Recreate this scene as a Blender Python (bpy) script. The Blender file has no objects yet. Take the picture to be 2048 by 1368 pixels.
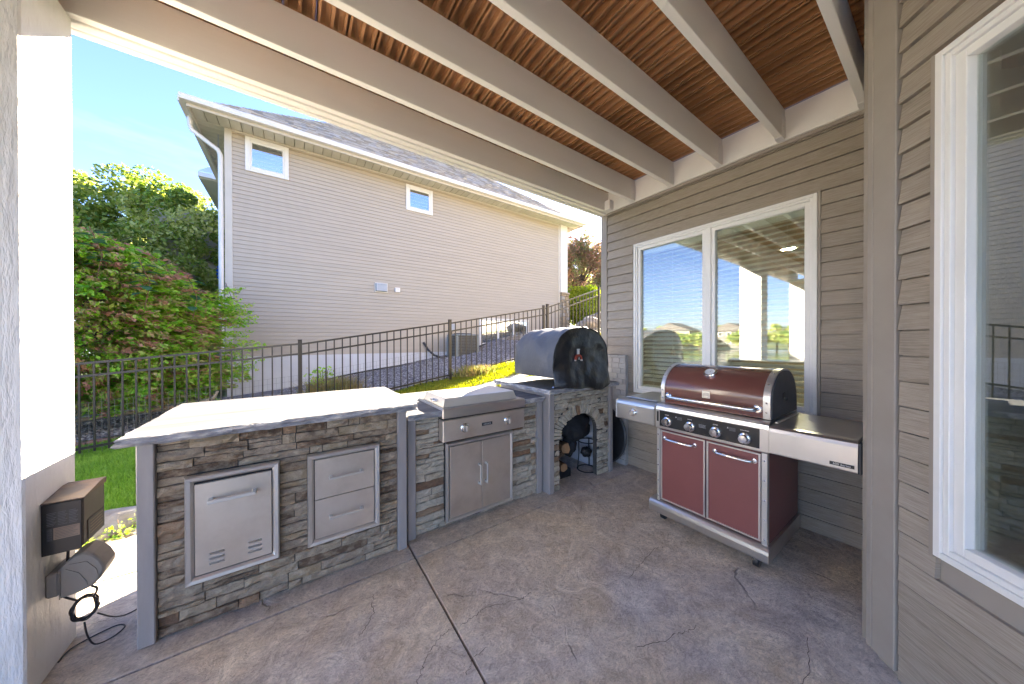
import bpy, bmesh, math, random
import numpy as np
from mathutils import Vector, Matrix, noise
from math import sin, cos, pi, radians, sqrt, atan2

SC = bpy.context.scene
COL = SC.collection
# ------------------------------------------------------------------ camera
cam_d = bpy.data.cameras.new("camera")
cam_d.sensor_width = 36.0
cam_d.lens = 619.78 / 2048 * 36.0
cam_d.clip_start = 0.02
cam_d.clip_end = 2000
cam = bpy.data.objects.new("camera", cam_d)
COL.objects.link(cam)
_yaw, _pit, _rol = radians(35.066), radians(-0.278), radians(-0.106)
_f = Vector((sin(_yaw) * cos(_pit), cos(_yaw) * cos(_pit), sin(_pit)))
_r = Vector((cos(_yaw), -sin(_yaw), 0)); _u = _r.cross(_f)
_r2 = _r * cos(_rol) + _u * sin(_rol); _u2 = -_r * sin(_rol) + _u * cos(_rol)
cam.matrix_world = Matrix((( _r2.x, _u2.x, -_f.x, 0), (_r2.y, _u2.y, -_f.y, 0), (_r2.z, _u2.z, -_f.z, 1.35), (0, 0, 0, 1)))
SC.camera = cam
# ------------------------------------------------------------------ sky, sun, exposure
SUN = Vector((1.0, 0.57, 0.45)).normalized()
EL = math.asin(SUN.z)
w = bpy.data.worlds.new("World"); SC.world = w; w.use_nodes = True
nt = w.node_tree; N = nt.nodes; L = nt.links
for n in list(N): N.remove(n)
out = N.new('ShaderNodeOutputWorld'); bg = N.new('ShaderNodeBackground')
sky = N.new('ShaderNodeTexSky'); sky.sky_type = 'NISHITA'; sky.sun_disc = False
sky.sun_elevation = EL; sky.sun_rotation = math.atan2(SUN.x, SUN.y)
sky.air_density = 1.0; sky.dust_density = 0.5; sky.ozone_density = 2.0; sky.altitude = 200
bg.inputs[1].default_value = 0.05
# thin cirrus: stretched noise in the sky's own directions
tc = N.new('ShaderNodeTexCoord'); mp = N.new('ShaderNodeMapping'); mp.inputs['Scale'].default_value = (1.2, 2.2, 7.0)
mp.inputs['Rotation'].default_value = (0.25, 0.1, 0.4)
nz = N.new('ShaderNodeTexNoise'); nz.inputs['Scale'].default_value = 1.7; nz.inputs['Detail'].default_value = 7; nz.inputs['Roughness'].default_value = 0.6
cr = N.new('ShaderNodeValToRGB'); cr.color_ramp.elements[0].position = 0.47; cr.color_ramp.elements[1].position = 0.85
cr.color_ramp.elements[1].color = (0.14, 0.14, 0.14, 1)
mx = N.new('ShaderNodeMix'); mx.data_type = 'RGBA'
mx.inputs[7].default_value = (4.6, 5.3, 6.6, 1)
L.new(tc.outputs['Generated'], mp.inputs[0]); L.new(mp.outputs[0], nz.inputs['Vector']); L.new(nz.outputs[0], cr.inputs[0])
L.new(cr.outputs[0], mx.inputs[0]); tn = N.new('ShaderNodeMix'); tn.data_type = 'RGBA'; tn.blend_type = 'MULTIPLY'; tn.inputs[0].default_value = 1; tn.inputs[7].default_value = (.64, .66, .88, 1); L.new(sky.outputs[0], tn.inputs[6]); L.new(tn.outputs[2], mx.inputs[6]); L.new(mx.outputs[2], bg.inputs[0]); L.new(bg.outputs[0], out.inputs[0])
sl = bpy.data.lights.new("sun", 'SUN'); sl.energy = 5.0; sl.angle = radians(0.5); sl.color = (1.0, 0.87, 0.70)
so = bpy.data.objects.new("sun", sl); COL.objects.link(so)
so.rotation_euler = SUN.to_track_quat('Z', 'Y').to_euler(); so.location = (20, 12, 20)
SC.view_settings.view_transform = 'Standard'; SC.view_settings.look = 'None'
SC.view_settings.exposure = 4.0; SC.view_settings.gamma = 1.0
SC.view_settings.use_curve_mapping = False
SC.cycles.max_bounces = 8; SC.cycles.diffuse_bounces = 5; SC.cycles.glossy_bounces = 4; SC.cycles.transparent_max_bounces = 16
SC.cycles.sample_clamp_indirect = 8.0
try:
    SC.cycles.use_denoising = True
except Exception: pass

# ------------------------------------------------------------------ materials
def _new(name):
    m = bpy.data.materials.new(name); m.use_nodes = True
    t = m.node_tree
    for n in list(t.nodes): t.nodes.remove(n)
    o = t.nodes.new('ShaderNodeOutputMaterial'); b = t.nodes.new('ShaderNodeBsdfPrincipled')
    t.links.new(b.outputs[0], o.inputs[0])
    return m, t, b
def c4(c): return (c[0], c[1], c[2], 1)
def PM(name, cols, scale=6, stretch=(1, 1, 1), rough=0.6, rvar=0.0, bump=0.0, bscale=None, bstretch=None, bdist=0.01, metal=0.0,
       rnd=0.0, island=0.0, detail=6, spec=0.5, coat=0.0, ramp=(0.3, 0.7), offs=True, sub=0.0, aniso=0.0, trans=0.0, distort=0.0):
    """noise-mixed colour of 2..4 tones, optional per-object or per-island tint, bump of a second noise"""
    m, t, b = _new(name); n = t.nodes; l = t.links
    tc = n.new('ShaderNodeTexCoord'); vec = tc.outputs['Object']
    oi = n.new('ShaderNodeObjectInfo')
    if offs:
        mu = n.new('ShaderNodeVectorMath'); mu.operation = 'SCALE'; cb = n.new('ShaderNodeCombineXYZ')
        l.new(oi.outputs['Random'], cb.inputs[0]); l.new(oi.outputs['Random'], cb.inputs[1]); l.new(oi.outputs['Random'], cb.inputs[2])
        l.new(cb.outputs[0], mu.inputs[0]); mu.inputs['Scale'].default_value = 37.0
        ad = n.new('ShaderNodeVectorMath'); ad.operation = 'ADD'; l.new(vec, ad.inputs[0]); l.new(mu.outputs[0], ad.inputs[1]); vec = ad.outputs[0]
    mp = n.new('ShaderNodeMapping'); mp.inputs['Scale'].default_value = stretch; l.new(vec, mp.inputs[0])
    nz = n.new('ShaderNodeTexNoise'); nz.inputs['Scale'].default_value = scale; nz.inputs['Detail'].default_value = detail
    nz.inputs['Roughness'].default_value = 0.6; nz.inputs['Distortion'].default_value = distort; l.new(mp.outputs[0], nz.inputs['Vector'])
    fac = nz.outputs[0]
    if rnd or island:
        src = oi.outputs['Random']
        if island:
            g = n.new('ShaderNodeNewGeometry'); src = g.outputs['Random Per Island']
        k = island or rnd
        ma = n.new('ShaderNodeMath'); ma.operation = 'SUBTRACT'; ma.inputs[1].default_value = 0.5; l.new(src, ma.inputs[0])
        mb_ = n.new('ShaderNodeMath'); mb_.operation = 'MULTIPLY_ADD'; mb_.inputs[1].default_value = k; l.new(ma.outputs[0], mb_.inputs[0]); l.new(fac, mb_.inputs[2]); fac = mb_.outputs[0]
    r = n.new('ShaderNodeValToRGB'); e = r.color_ramp.elements
    e[0].position = ramp[0]; e[0].color = c4(cols[0]); e[1].position = ramp[1]; e[1].color = c4(cols[-1])
    for i, c in enumerate(cols[1:-1]):
        q = e.new(ramp[0] + (ramp[1] - ramp[0]) * (i + 1) / (len(cols) - 1)); q.color = c4(c)
    l.new(fac, r.inputs[0]); l.new(r.outputs[0], b.inputs['Base Color'])
    b.inputs['Metallic'].default_value = metal; b.inputs['Roughness'].default_value = rough
    b.inputs['Specular IOR Level'].default_value = spec
    if coat: b.inputs['Coat Weight'].default_value = coat; b.inputs['Coat Roughness'].default_value = 0.08
    if aniso: b.inputs['Anisotropic'].default_value = aniso
    if trans: b.inputs['Transmission Weight'].default_value = trans
    if bump or rvar:
        mp2 = n.new('ShaderNodeMapping'); mp2.inputs['Scale'].default_value = bstretch or stretch; l.new(vec, mp2.inputs[0])
        n2 = n.new('ShaderNodeTexNoise'); n2.inputs['Scale'].default_value = bscale or scale * 4; n2.inputs['Detail'].default_value = 5
        n2.inputs['Roughness'].default_value = 0.65; l.new(mp2.outputs[0], n2.inputs['Vector'])
        if bump:
            bp = n.new('ShaderNodeBump'); bp.inputs['Strength'].default_value = bump; bp.inputs['Distance'].default_value = bdist
            l.new(n2.outputs[0], bp.inputs['Height']); l.new(bp.outputs[0], b.inputs['Normal'])
        if rvar:
            mr = n.new('ShaderNodeMapRange'); mr.inputs[3].default_value = rough - rvar; mr.inputs[4].default_value = rough + rvar
            l.new(n2.outputs[0], mr.inputs[0]); l.new(mr.outputs[0], b.inputs['Roughness'])
    return m
def leafmat(name, cols, rough=0.55, tr=0.35):
    m, t, b = _new(name); n = t.nodes; l = t.links
    g = n.new('ShaderNodeNewGeometry'); at = n.new('ShaderNodeAttribute'); at.attribute_name = 'tint'
    ma = n.new('ShaderNodeMath'); ma.operation = 'MULTIPLY_ADD'; ma.inputs[1].default_value = 0.3; l.new(g.outputs['Random Per Island'], ma.inputs[0]); l.new(at.outputs['Fac'], ma.inputs[2])
    r = n.new('ShaderNodeValToRGB'); e = r.color_ramp.elements
    e[0].position = 0.05; e[0].color = c4(cols[0]); e[1].position = 1.2 / 1.3; e[1].color = c4(cols[-1])
    for i, c in enumerate(cols[1:-1]):
        q = e.new(0.05 + 0.87 * (i + 1) / (len(cols) - 1)); q.color = c4(c)
    l.new(ma.outputs[0], r.inputs[0]); l.new(r.outputs[0], b.inputs['Base Color']); b.inputs['Roughness'].default_value = rough
    b.inputs['Specular IOR Level'].default_value = 0.35
    tl = n.new('ShaderNodeBsdfTranslucent'); hs = n.new('ShaderNodeHueSaturation'); hs.inputs['Value'].default_value = 1.5; hs.inputs['Saturation'].default_value = 1.15
    l.new(r.outputs[0], hs.inputs['Color']); l.new(hs.outputs[0], tl.inputs[0])
    ms = n.new('ShaderNodeMixShader'); ms.inputs[0].default_value = tr
    o = [x for x in n if x.type == 'OUTPUT_MATERIAL'][0]
    l.new(b.outputs[0], ms.inputs[1]); l.new(tl.outputs[0], ms.inputs[2]); l.new(ms.outputs[0], o.inputs[0])
    return m
def emis(name, col, s):
    m, t, b = _new(name); b.inputs['Base Color'].default_value = c4(col); b.inputs['Emission Color'].default_value = c4(col); b.inputs['Emission Strength'].default_value = s
    return m
def glassmat(name, refl=0.3, tint=(0.85, 0.9, 0.87)):
    m, t, b = _new(name); n = t.nodes; l = t.links; n.remove(b)
    o = [x for x in n if x.type == 'OUTPUT_MATERIAL'][0]
    tp = n.new('ShaderNodeBsdfTransparent'); tp.inputs[0].default_value = c4(tint)
    gl = n.new('ShaderNodeBsdfGlossy'); gl.inputs['Roughness'].default_value = 0.004; gl.inputs['Color'].default_value = (0.95, 0.97, 1.0, 1)
    lw = n.new('ShaderNodeLayerWeight'); lw.inputs[0].default_value = 0.5
    mr = n.new('ShaderNodeMapRange'); mr.inputs[3].default_value = refl; mr.inputs[4].default_value = 1.0
    pw = n.new('ShaderNodeMath'); pw.operation = 'POWER'; pw.inputs[1].default_value = 2.2; l.new(lw.outputs['Facing'], pw.inputs[0]); l.new(pw.outputs[0], mr.inputs[0])
    tcg = n.new('ShaderNodeTexCoord'); nzg = n.new('ShaderNodeTexNoise'); nzg.inputs['Scale'].default_value = 1.3; l.new(tcg.outputs['Object'], nzg.inputs['Vector'])
    bp = n.new('ShaderNodeBump'); bp.inputs['Strength'].default_value = 0.04; bp.inputs['Distance'].default_value = 0.01; l.new(nzg.outputs[0], bp.inputs['Height']); l.new(bp.outputs[0], gl.inputs['Normal'])
    ms = n.new('ShaderNodeMixShader'); l.new(mr.outputs[0], ms.inputs[0]); l.new(tp.outputs[0], ms.inputs[1]); l.new(gl.outputs[0], ms.inputs[2]); l.new(ms.outputs[0], o.inputs[0])
    return m

M = {}
M['siding'] = PM('taupe fibre cement siding', [(.24, .203, .158), (.33, .284, .228), (.40, .35, .288)], 9, (1.2, 1.2, 30), rough=.6, bump=.7, bscale=12, bstretch=(1.6, 1.6, 34), bdist=.003, rnd=.12)
M['siding2'] = M['siding']
M['corner'] = PM('taupe corner trim', [(.29, .255, .215), (.335, .298, .255)], 4, rough=.6, bump=.1, bscale=60, bdist=.001)
M['white_trim'] = PM('white window vinyl', [(.74, .73, .69), (.8, .79, .76)], 3, rough=.35, bump=.02)
M['white_wood'] = PM('off white painted timber', [(.76, .735, .69), (.82, .80, .76)], 4, (1, 1, 1), rough=.55, bump=.3, bscale=22, bstretch=(.25, 1.8, 1.8), bdist=.002, rnd=.15)
M['post'] = PM('off white embossed post cladding', [(.72, .70, .66), (.78, .77, .74)], 3, rough=.5, bump=1.0, bscale=17, bstretch=(2.4, 2.4, .5), bdist=.012, distort=1.5)
M['joist'] = PM('beige painted joist', [(.78, .745, .68), (.84, .81, .75)], 1.3, (.25, 2, 2), rough=.6, bump=.4, bscale=26, bstretch=(.3, 2, 2), bdist=.0025, rnd=.25)
M['deckboard'] = PM('red brown deck board', [(.30, .145, .058), (.40, .205, .09)], .8, (.6, .3, .6), rough=.5, rnd=.8, detail=1)
M['steel'] = PM('brushed stainless steel', [(.50, .48, .45), (.60, .58, .55)], 2, (1, 1, 1), rough=.30, rvar=.05, bscale=60, bstretch=(.3, .3, 6), metal=.92)
M['steel_lid'] = PM('satin steel lid', [(.58, .56, .52), (.66, .64, .60)], 3, rough=.38, rvar=.05, metal=.55)
M['steel_warm'] = PM('worn brushed steel panel', [(.52, .45, .375), (.61, .54, .46), (.66, .595, .515)], 4.5, rough=.42, rvar=.08, bscale=70, bstretch=(.4, .4, 5), metal=.75)
M['steel_frame'] = PM('satin steel frame', [(.58, .55, .51), (.66, .63, .59)], 3, rough=.34, rvar=.04, metal=.8)
M['chrome'] = PM('polished steel', [(.72, .71, .7), (.78, .77, .76)], 3, rough=.12, rvar=.03, metal=1)
M['red'] = PM('dark red enamel', [(.175, .054, .048), (.205, .066, .058)], 2, rough=.42, rvar=.05, bump=.03, bscale=120, coat=.15)
M['red_lid'] = PM('dark red glossy enamel', [(.125, .044, .034), (.155, .056, .042)], 2, rough=.22, rvar=.06, coat=.45)
M['darkgrey'] = PM('charcoal grill metal', [(.05, .05, .052), (.075, .075, .078)], 5, rough=.45, rvar=.1)
M['black'] = PM('black plastic', [(.012, .012, .013), (.022, .022, .024)], 8, rough=.4)
M['blackpanel'] = PM('dark control panel', [(.035, .034, .032), (.055, .053, .05)], 3, rough=.18, metal=.4)
M['slab'] = PM('chiselled grey limestone top', [(.045, .045, .048), (.095, .095, .095), (.125, .124, .122)], 2.2, (.5, 7, 7), rough=.7, bump=.4, bscale=16, bstretch=(1, 4, 4), bdist=.003)
M['slab_edge'] = PM('blue grey cleft stone edge', [(.20, .20, .215), (.31, .305, .315), (.55, .53, .51)], 11, (1, 1, 3), rough=.75, bump=1, bscale=28, bdist=.012, ramp=(.3, .66))
M['leg'] = PM('grey sawn limestone', [(.30, .268, .245), (.37, .335, .31)], 5, (3, 3, .6), rough=.62, bump=.35, bscale=60, bstretch=(2, 2, .4), bdist=.0015)
def stonemat(name, cols):
    return PM(name, cols, 22, (1, 1, 1.5), rough=.85, bump=.75, bscale=30, bstretch=(1, 1, 1.6), bdist=.022, rnd=.85, ramp=(.05, .95), detail=9)
M['stoneA'] = stonemat('brown grey ledge stone', [(.15, .092, .054), (.30, .222, .145), (.42, .325, .215), (.30, .232, .165), (.45, .36, .25), (.35, .26, .155)])
M['stoneB'] = stonemat('grey green ledge stone', [(.28, .225, .155), (.46, .39, .285), (.56, .49, .375), (.42, .37, .29), (.60, .52, .39)])
M['stoneR'] = stonemat('rusty ledge stone', [(.17, .10, .06), (.30, .18, .10), (.34, .25, .16)])
M['mortar'] = PM('dark mortar', [(.05, .045, .038), (.09, .08, .07)], 20, rough=.9, bump=.5)
M['niche'] = PM('white niche panel', [(.50, .52, .56), (.62, .63, .66)], 6, rough=.7, bump=.2)
M['cover_g'] = PM('grey vinyl cover', [(.085, .087, .098), (.11, .113, .125)], 2, rough=.5, rvar=.06, bump=.6, bscale=4, bdist=.03)
M['cover_b'] = PM('black vinyl cover', [(.012, .012, .013), (.024, .023, .024)], 3, rough=.34, rvar=.08, bump=.45, bscale=3.2, bdist=.05)
M['cloth'] = PM('black cloth', [(.008, .008, .009), (.02, .02, .021)], 7, rough=.75, bump=.6, bscale=14, bdist=.02)
M['iron'] = PM('black wrought iron', [(.012, .011, .01), (.03, .027, .025)], 30, rough=.55, bump=.3)
M['bark'] = PM('firewood bark', [(.09, .05, .025), (.22, .12, .06)], 10, (1, 1, .4), rough=.85, bump=.8)
M['cutwood'] = PM('split firewood', [(.34, .17, .075), (.46, .26, .12)], 9, (4, 4, .6), rough=.75, bump=.4)
M['red_logo'] = PM('rust red print', [(.30, .05, .03), (.36, .07, .045)], 9, rough=.6)
M['white_print'] = PM('pale print', [(.55, .53, .5), (.66, .64, .6)], 9, rough=.6)
M['nsiding'] = PM('beige vinyl siding', [(.43, .372, .295), (.475, .412, .33)], .6, rough=.5, bump=.12, bscale=30, bstretch=(.6, .6, 8), bdist=.002, rnd=.12)
M['nfound'] = PM('white painted foundation', [(.60, .59, .58), (.70, .69, .68)], 2, rough=.8, bump=.25)
M['ntrim'] = PM('cream aluminium trim', [(.52, .485, .41), (.58, .54, .47)], 2, rough=.4, rnd=.1)
M['gutter'] = PM('white gutter', [(.70, .68, .63), (.76, .74, .70)], 2, rough=.35)
M['soffit'] = PM('cream soffit panel', [(.55, .52, .415), (.62, .59, .49)], 2, rough=.45, rnd=.5)
M['shingle'] = PM('brown grey asphalt shingles', [(.28, .235, .17), (.40, .34, .26), (.52, .455, .36)], 9, (1, 1, 1), rough=.9, bump=.6, bscale=120, bdist=.003, island=.9, ramp=(.1, .9))
M['fence'] = PM('dark bronze fence metal', [(.016, .013, .011), (.03, .024, .02)], 6, rough=.35)
M['wire'] = PM('galvanised mesh wire', [(.20, .19, .17), (.3, .29, .27)], 6, rough=.5, metal=.5)
M['ac'] = PM('grey green AC metal', [(.20, .215, .20), (.26, .275, .255)], 5, rough=.5)
M['ac_dark'] = PM('brown AC coil', [(.05, .04, .03), (.1, .085, .06)], 30, rough=.7)
M['utility'] = PM('grey utility box', [(.36, .39, .43), (.44, .47, .50)], 5, rough=.5)
M['boxbrown'] = PM('dark bronze enclosure', [(.055, .043, .034), (.085, .067, .053)], 3, rough=.42, rvar=.1, bump=.05)
M['boxdark'] = PM('black brown enclosure face', [(.016, .012, .011), (.026, .02, .018)], 5, rough=.4)
M['rust_top'] = PM('rust dulled lid', [(.06, .05, .045), (.16, .105, .065), (.11, .10, .095)], 9, rough=.55, ramp=(.35, .7))
M['label_tan'] = PM('faded tan label', [(.25, .175, .12), (.33, .24, .17)], 14, rough=.7)
M['label_grey'] = PM('worn grey print', [(.10, .10, .105), (.2, .2, .2)], 30, rough=.7)
M['outletgrey'] = PM('grey plastic hood', [(.24, .21, .175), (.29, .26, .22)], 5, rough=.45, bump=.05)
M['cable'] = PM('dark cable', [(.02, .018, .02), (.035, .03, .03)], 8, rough=.45)
M['grass_l'] = leafmat('grass blades', [(.10, .20, .03), (.20, .36, .05), (.32, .48, .08)], tr=.4)
M['grass_y'] = leafmat('sunlit yellow grass', [(.10, .17, .02), (.2, .24, .03), (.35, .3, .04)], tr=.45)
M['soil'] = PM('lawn soil and thatch', [(.06, .09, .025), (.12, .16, .05), (.20, .20, .10)], 1.2, rough=.95, bump=.6, bscale=30, offs=False)
M['gravel'] = PM('grey mauve gravel', [(.09, .08, .085), (.22, .2, .205), (.42, .40, .39)], 3, rough=.85, bump=.3, island=1.2, ramp=(.1, .9))
M['gravelbed'] = PM('gravel bed base', [(.07, .06, .065), (.20, .18, .185), (.33, .31, .31)], 55, rough=.95, bump=.8, bscale=70, bdist=.02, ramp=(.35, .65))
M['pebble'] = PM('tan river pebbles', [(.18, .13, .085), (.33, .26, .18), (.46, .40, .32)], 6, rough=.7, bump=.3, island=1.1, ramp=(.1, .9))
M['boulder'] = PM('tan grey boulder', [(.20, .16, .115), (.33, .28, .215), (.40, .37, .33)], 6, rough=.85, bump=.8, bscale=14, bdist=.03)
M['redbrick'] = PM('red edging brick', [(.18, .075, .05), (.30, .14, .10)], 9, rough=.85, bump=.5, rnd=.6)
M['blackedge'] = PM('black bed edging', [(.01, .01, .011), (.03, .03, .03)], 9, rough=.5)
M['conc'] = PM('pale concrete curb', [(.38, .34, .28), (.48, .44, .37)], 9, rough=.85, bump=.4)
M['tanplastic'] = PM('tan plastic bed edge', [(.25, .19, .12), (.33, .26, .17)], 5, rough=.6)
M['retain'] = PM('pale block retaining wall', [(.40, .38, .36), (.50, .48, .455)], 9, rough=.85, bump=.6, bscale=22, bdist=.006, rnd=.4)
M['trunk'] = PM('tree bark', [(.06, .045, .032), (.14, .11, .08)], 8, (3, 3, .6), rough=.9, bump=.8, bscale=14, bdist=.02)
M['bush'] = leafmat('burning bush leaves', [(.08, .19, .025), (.18, .40, .04), (.34, .58, .06), (.46, .44, .16), (.48, .25, .17)], tr=.4)
M['tree_l'] = leafmat('tree leaves', [(.07, .13, .03), (.13, .22, .045), (.27, .34, .06), (.50, .50, .18)], tr=.35)
M['tree_r'] = leafmat('reddish autumn leaves', [(.06, .10, .035), (.13, .17, .06), (.22, .17, .09), (.30, .17, .13)], tr=.4)
M['shrub_y'] = leafmat('yellow green shrub leaves', [(.09, .16, .02), (.2, .27, .03), (.38, .4, .06)], tr=.5)
M['bigleaf'] = leafmat('blue green broad leaves', [(.05, .13, .06), (.09, .2, .09), (.13, .26, .13)], tr=.3)
M['drygrass'] = leafmat('dry ornamental grass', [(.22, .15, .06), (.35, .25, .1), (.12, .2, .04)], tr=.3)
M['water'] = PM('lake water', [(.02, .04, .05), (.03, .06, .07)], .1, rough=.08, bump=.3, bscale=.6, bdist=.1, spec=.8)
M['room'] = PM('beige room paint', [(.42, .37, .27), (.46, .41, .31)], 2, rough=.8)
M['blind'] = PM('cream blind slat', [(.74, .70, .58), (.80, .76, .64)], 4, rough=.4)
M['glass'] = glassmat('window glass', .15)
M['nglass'] = glassmat('neighbour window glass', .55)
M['lampglow'] = emis('lit recessed lamp', (1.0, .86, .6), 60)
M['blue'] = PM('blue plastic', [(.01, .09, .42), (.02, .14, .55)], 6, rough=.3)
M['brickred'] = PM('red brick far house', [(.25, .08, .05), (.32, .12, .08)], 2, rough=.8)
M['farcream'] = PM('cream far house', [(.22, .2, .165), (.27, .245, .2)], 1, rough=.8)
M['fargrey'] = PM('grey far house', [(.14, .13, .12), (.19, .18, .165)], 1, rough=.8)
M['farroof'] = PM('far roof', [(.1, .09, .085), (.15, .13, .12)], 2, rough=.9)
M['farglass'] = PM('far window', [(.03, .035, .04), (.05, .055, .06)], 2, rough=.1)
M['colstone'] = PM('tan veneer stone', [(.30, .23, .15), (.42, .33, .23), (.34, .31, .27)], 5, rough=.85, bump=.8, rnd=.8)
M['groundc'] = M['soil']
# patio concrete material: stamped slate, brown and purple, seams of a warped voronoi
def patiomat():
    m, t, b = _new('stamped brown purple concrete'); n = t.nodes; l = t.links
    tc = n.new('ShaderNodeTexCoord'); v = tc.outputs['Object']
    def noise_(scale, detail=6, stretch=(1, 1, 1), dist=0., ro=.6):
        mp = n.new('ShaderNodeMapping'); mp.inputs['Scale'].default_value = stretch; l.new(v, mp.inputs[0])
        x = n.new('ShaderNodeTexNoise'); x.inputs['Scale'].default_value = scale; x.inputs['Detail'].default_value = detail
        x.inputs['Distortion'].default_value = dist; x.inputs['Roughness'].default_value = ro; l.new(mp.outputs[0], x.inputs['Vector']); return x.outputs[0]
    def ramp(f, st):
        r = n.new('ShaderNodeValToRGB'); e = r.color_ramp.elements
        e[0].position = st[0][0]; e[0].color = c4(st[0][1]); e[1].position = st[-1][0]; e[1].color = c4(st[-1][1])
        for p, c in st[1:-1]: q = e.new(p); q.color = c4(c)
        l.new(f, r.inputs[0]); return r.outputs[0]
    def mix(f, a, c, mode='MIX'):
        x = n.new('ShaderNodeMix'); x.data_type = 'RGBA'; x.blend_type = mode
        if isinstance(f, float): x.inputs[0].default_value = f
        else: l.new(f, x.inputs[0])
        l.new(a, x.inputs[6])
        if isinstance(c, tuple): x.inputs[7].default_value = c4(c)
        else: l.new(c, x.inputs[7])
        return x.outputs[2]
    big = ramp(noise_(.8, 5, (1, 1, 1), .9), [(.36, (.70, .53, .30)), (.47, (.62, .50, .35)), (.56, (.49, .43, .39)), (.66, (.74, .67, .60))])
    mid = ramp(noise_(5.5, 9, (1, 1, 1), 1.4, .72), [(.36, (.32, .265, .235)), (.5, (.58, .51, .45)), (.64, (.84, .77, .68))])
    c = mix(.5, big, mid)
    fine = ramp(noise_(30, 10, (1, 1.5, 1), 1.6, .8), [(.38, (.35, .32, .32)), (.5, (.95, .95, .95)), (.64, (1.5, 1.45, 1.38))])
    c = mix(.5, c, fine, 'MULTIPLY')
    # slate seams
    wn = n.new('ShaderNodeTexNoise'); wn.inputs['Scale'].default_value = 2.2; wn.inputs['Detail'].default_value = 5; l.new(v, wn.inputs['Vector'])
    ad = n.new('ShaderNodeVectorMath'); ad.operation = 'MULTIPLY_ADD'; ad.inputs[1].default_value = (.35, .35, .35); l.new(wn.outputs['Color'], ad.inputs[0]); l.new(v, ad.inputs[2])
    vo = n.new('ShaderNodeTexVoronoi'); vo.feature = 'DISTANCE_TO_EDGE'; vo.inputs['Scale'].default_value = .95; l.new(ad.outputs[0], vo.inputs['Vector'])
    seam = n.new('ShaderNodeMapRange'); seam.inputs[1].default_value = 0.0; seam.inputs[2].default_value = .006; l.new(vo.outputs['Distance'], seam.inputs[0])
    gate = n.new('ShaderNodeMapRange'); gate.inputs[1].default_value = .53; gate.inputs[2].default_value = .64; l.new(noise_(1.7, 3), gate.inputs[0])
    inv = n.new('ShaderNodeMath'); inv.operation = 'SUBTRACT'; inv.inputs[0].default_value = 1; l.new(seam.outputs[0], inv.inputs[1])
    sm = n.new('ShaderNodeMath'); sm.operation = 'MULTIPLY'; l.new(inv.outputs[0], sm.inputs[0]); l.new(gate.outputs[0], sm.inputs[1])
    sm2 = n.new('ShaderNodeMath'); sm2.operation = 'MULTIPLY'; sm2.inputs[1].default_value = .75; l.new(sm.outputs[0], sm2.inputs[0])
    c = mix(sm2.outputs[0], c, (.035, .026, .022))
    l.new(c, b.inputs['Base Color'])
    h = n.new('ShaderNodeMath'); h.operation = 'MULTIPLY_ADD'; h.inputs[1].default_value = -1.3; l.new(sm.outputs[0], h.inputs[0])
    hh = n.new('ShaderNodeMath'); hh.operation = 'MULTIPLY_ADD'; hh.inputs[1].default_value = .55; l.new(noise_(26, 7, (1, 1.8, 1), 1.2, .7), hh.inputs[0]); l.new(noise_(5.5, 8, (1, 1, 1), 1.4, .7), hh.inputs[2])
    l.new(hh.outputs[0], h.inputs[2])
    bp = n.new('ShaderNodeBump'); bp.inputs['Strength'].default_value = .8; bp.inputs['Distance'].default_value = .03; l.new(h.outputs[0], bp.inputs['Height']); l.new(bp.outputs[0], b.inputs['Normal'])
    mr = n.new('ShaderNodeMapRange'); mr.inputs[1].default_value = .3; mr.inputs[2].default_value = .7; mr.inputs[3].default_value = .30; mr.inputs[4].default_value = .6; l.new(noise_(4, 6), mr.inputs[0]); l.new(mr.outputs[0], b.inputs['Roughness'])
    b.inputs['Specular IOR Level'].default_value = .45
    return m
M['patio'] = patiomat()

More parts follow.
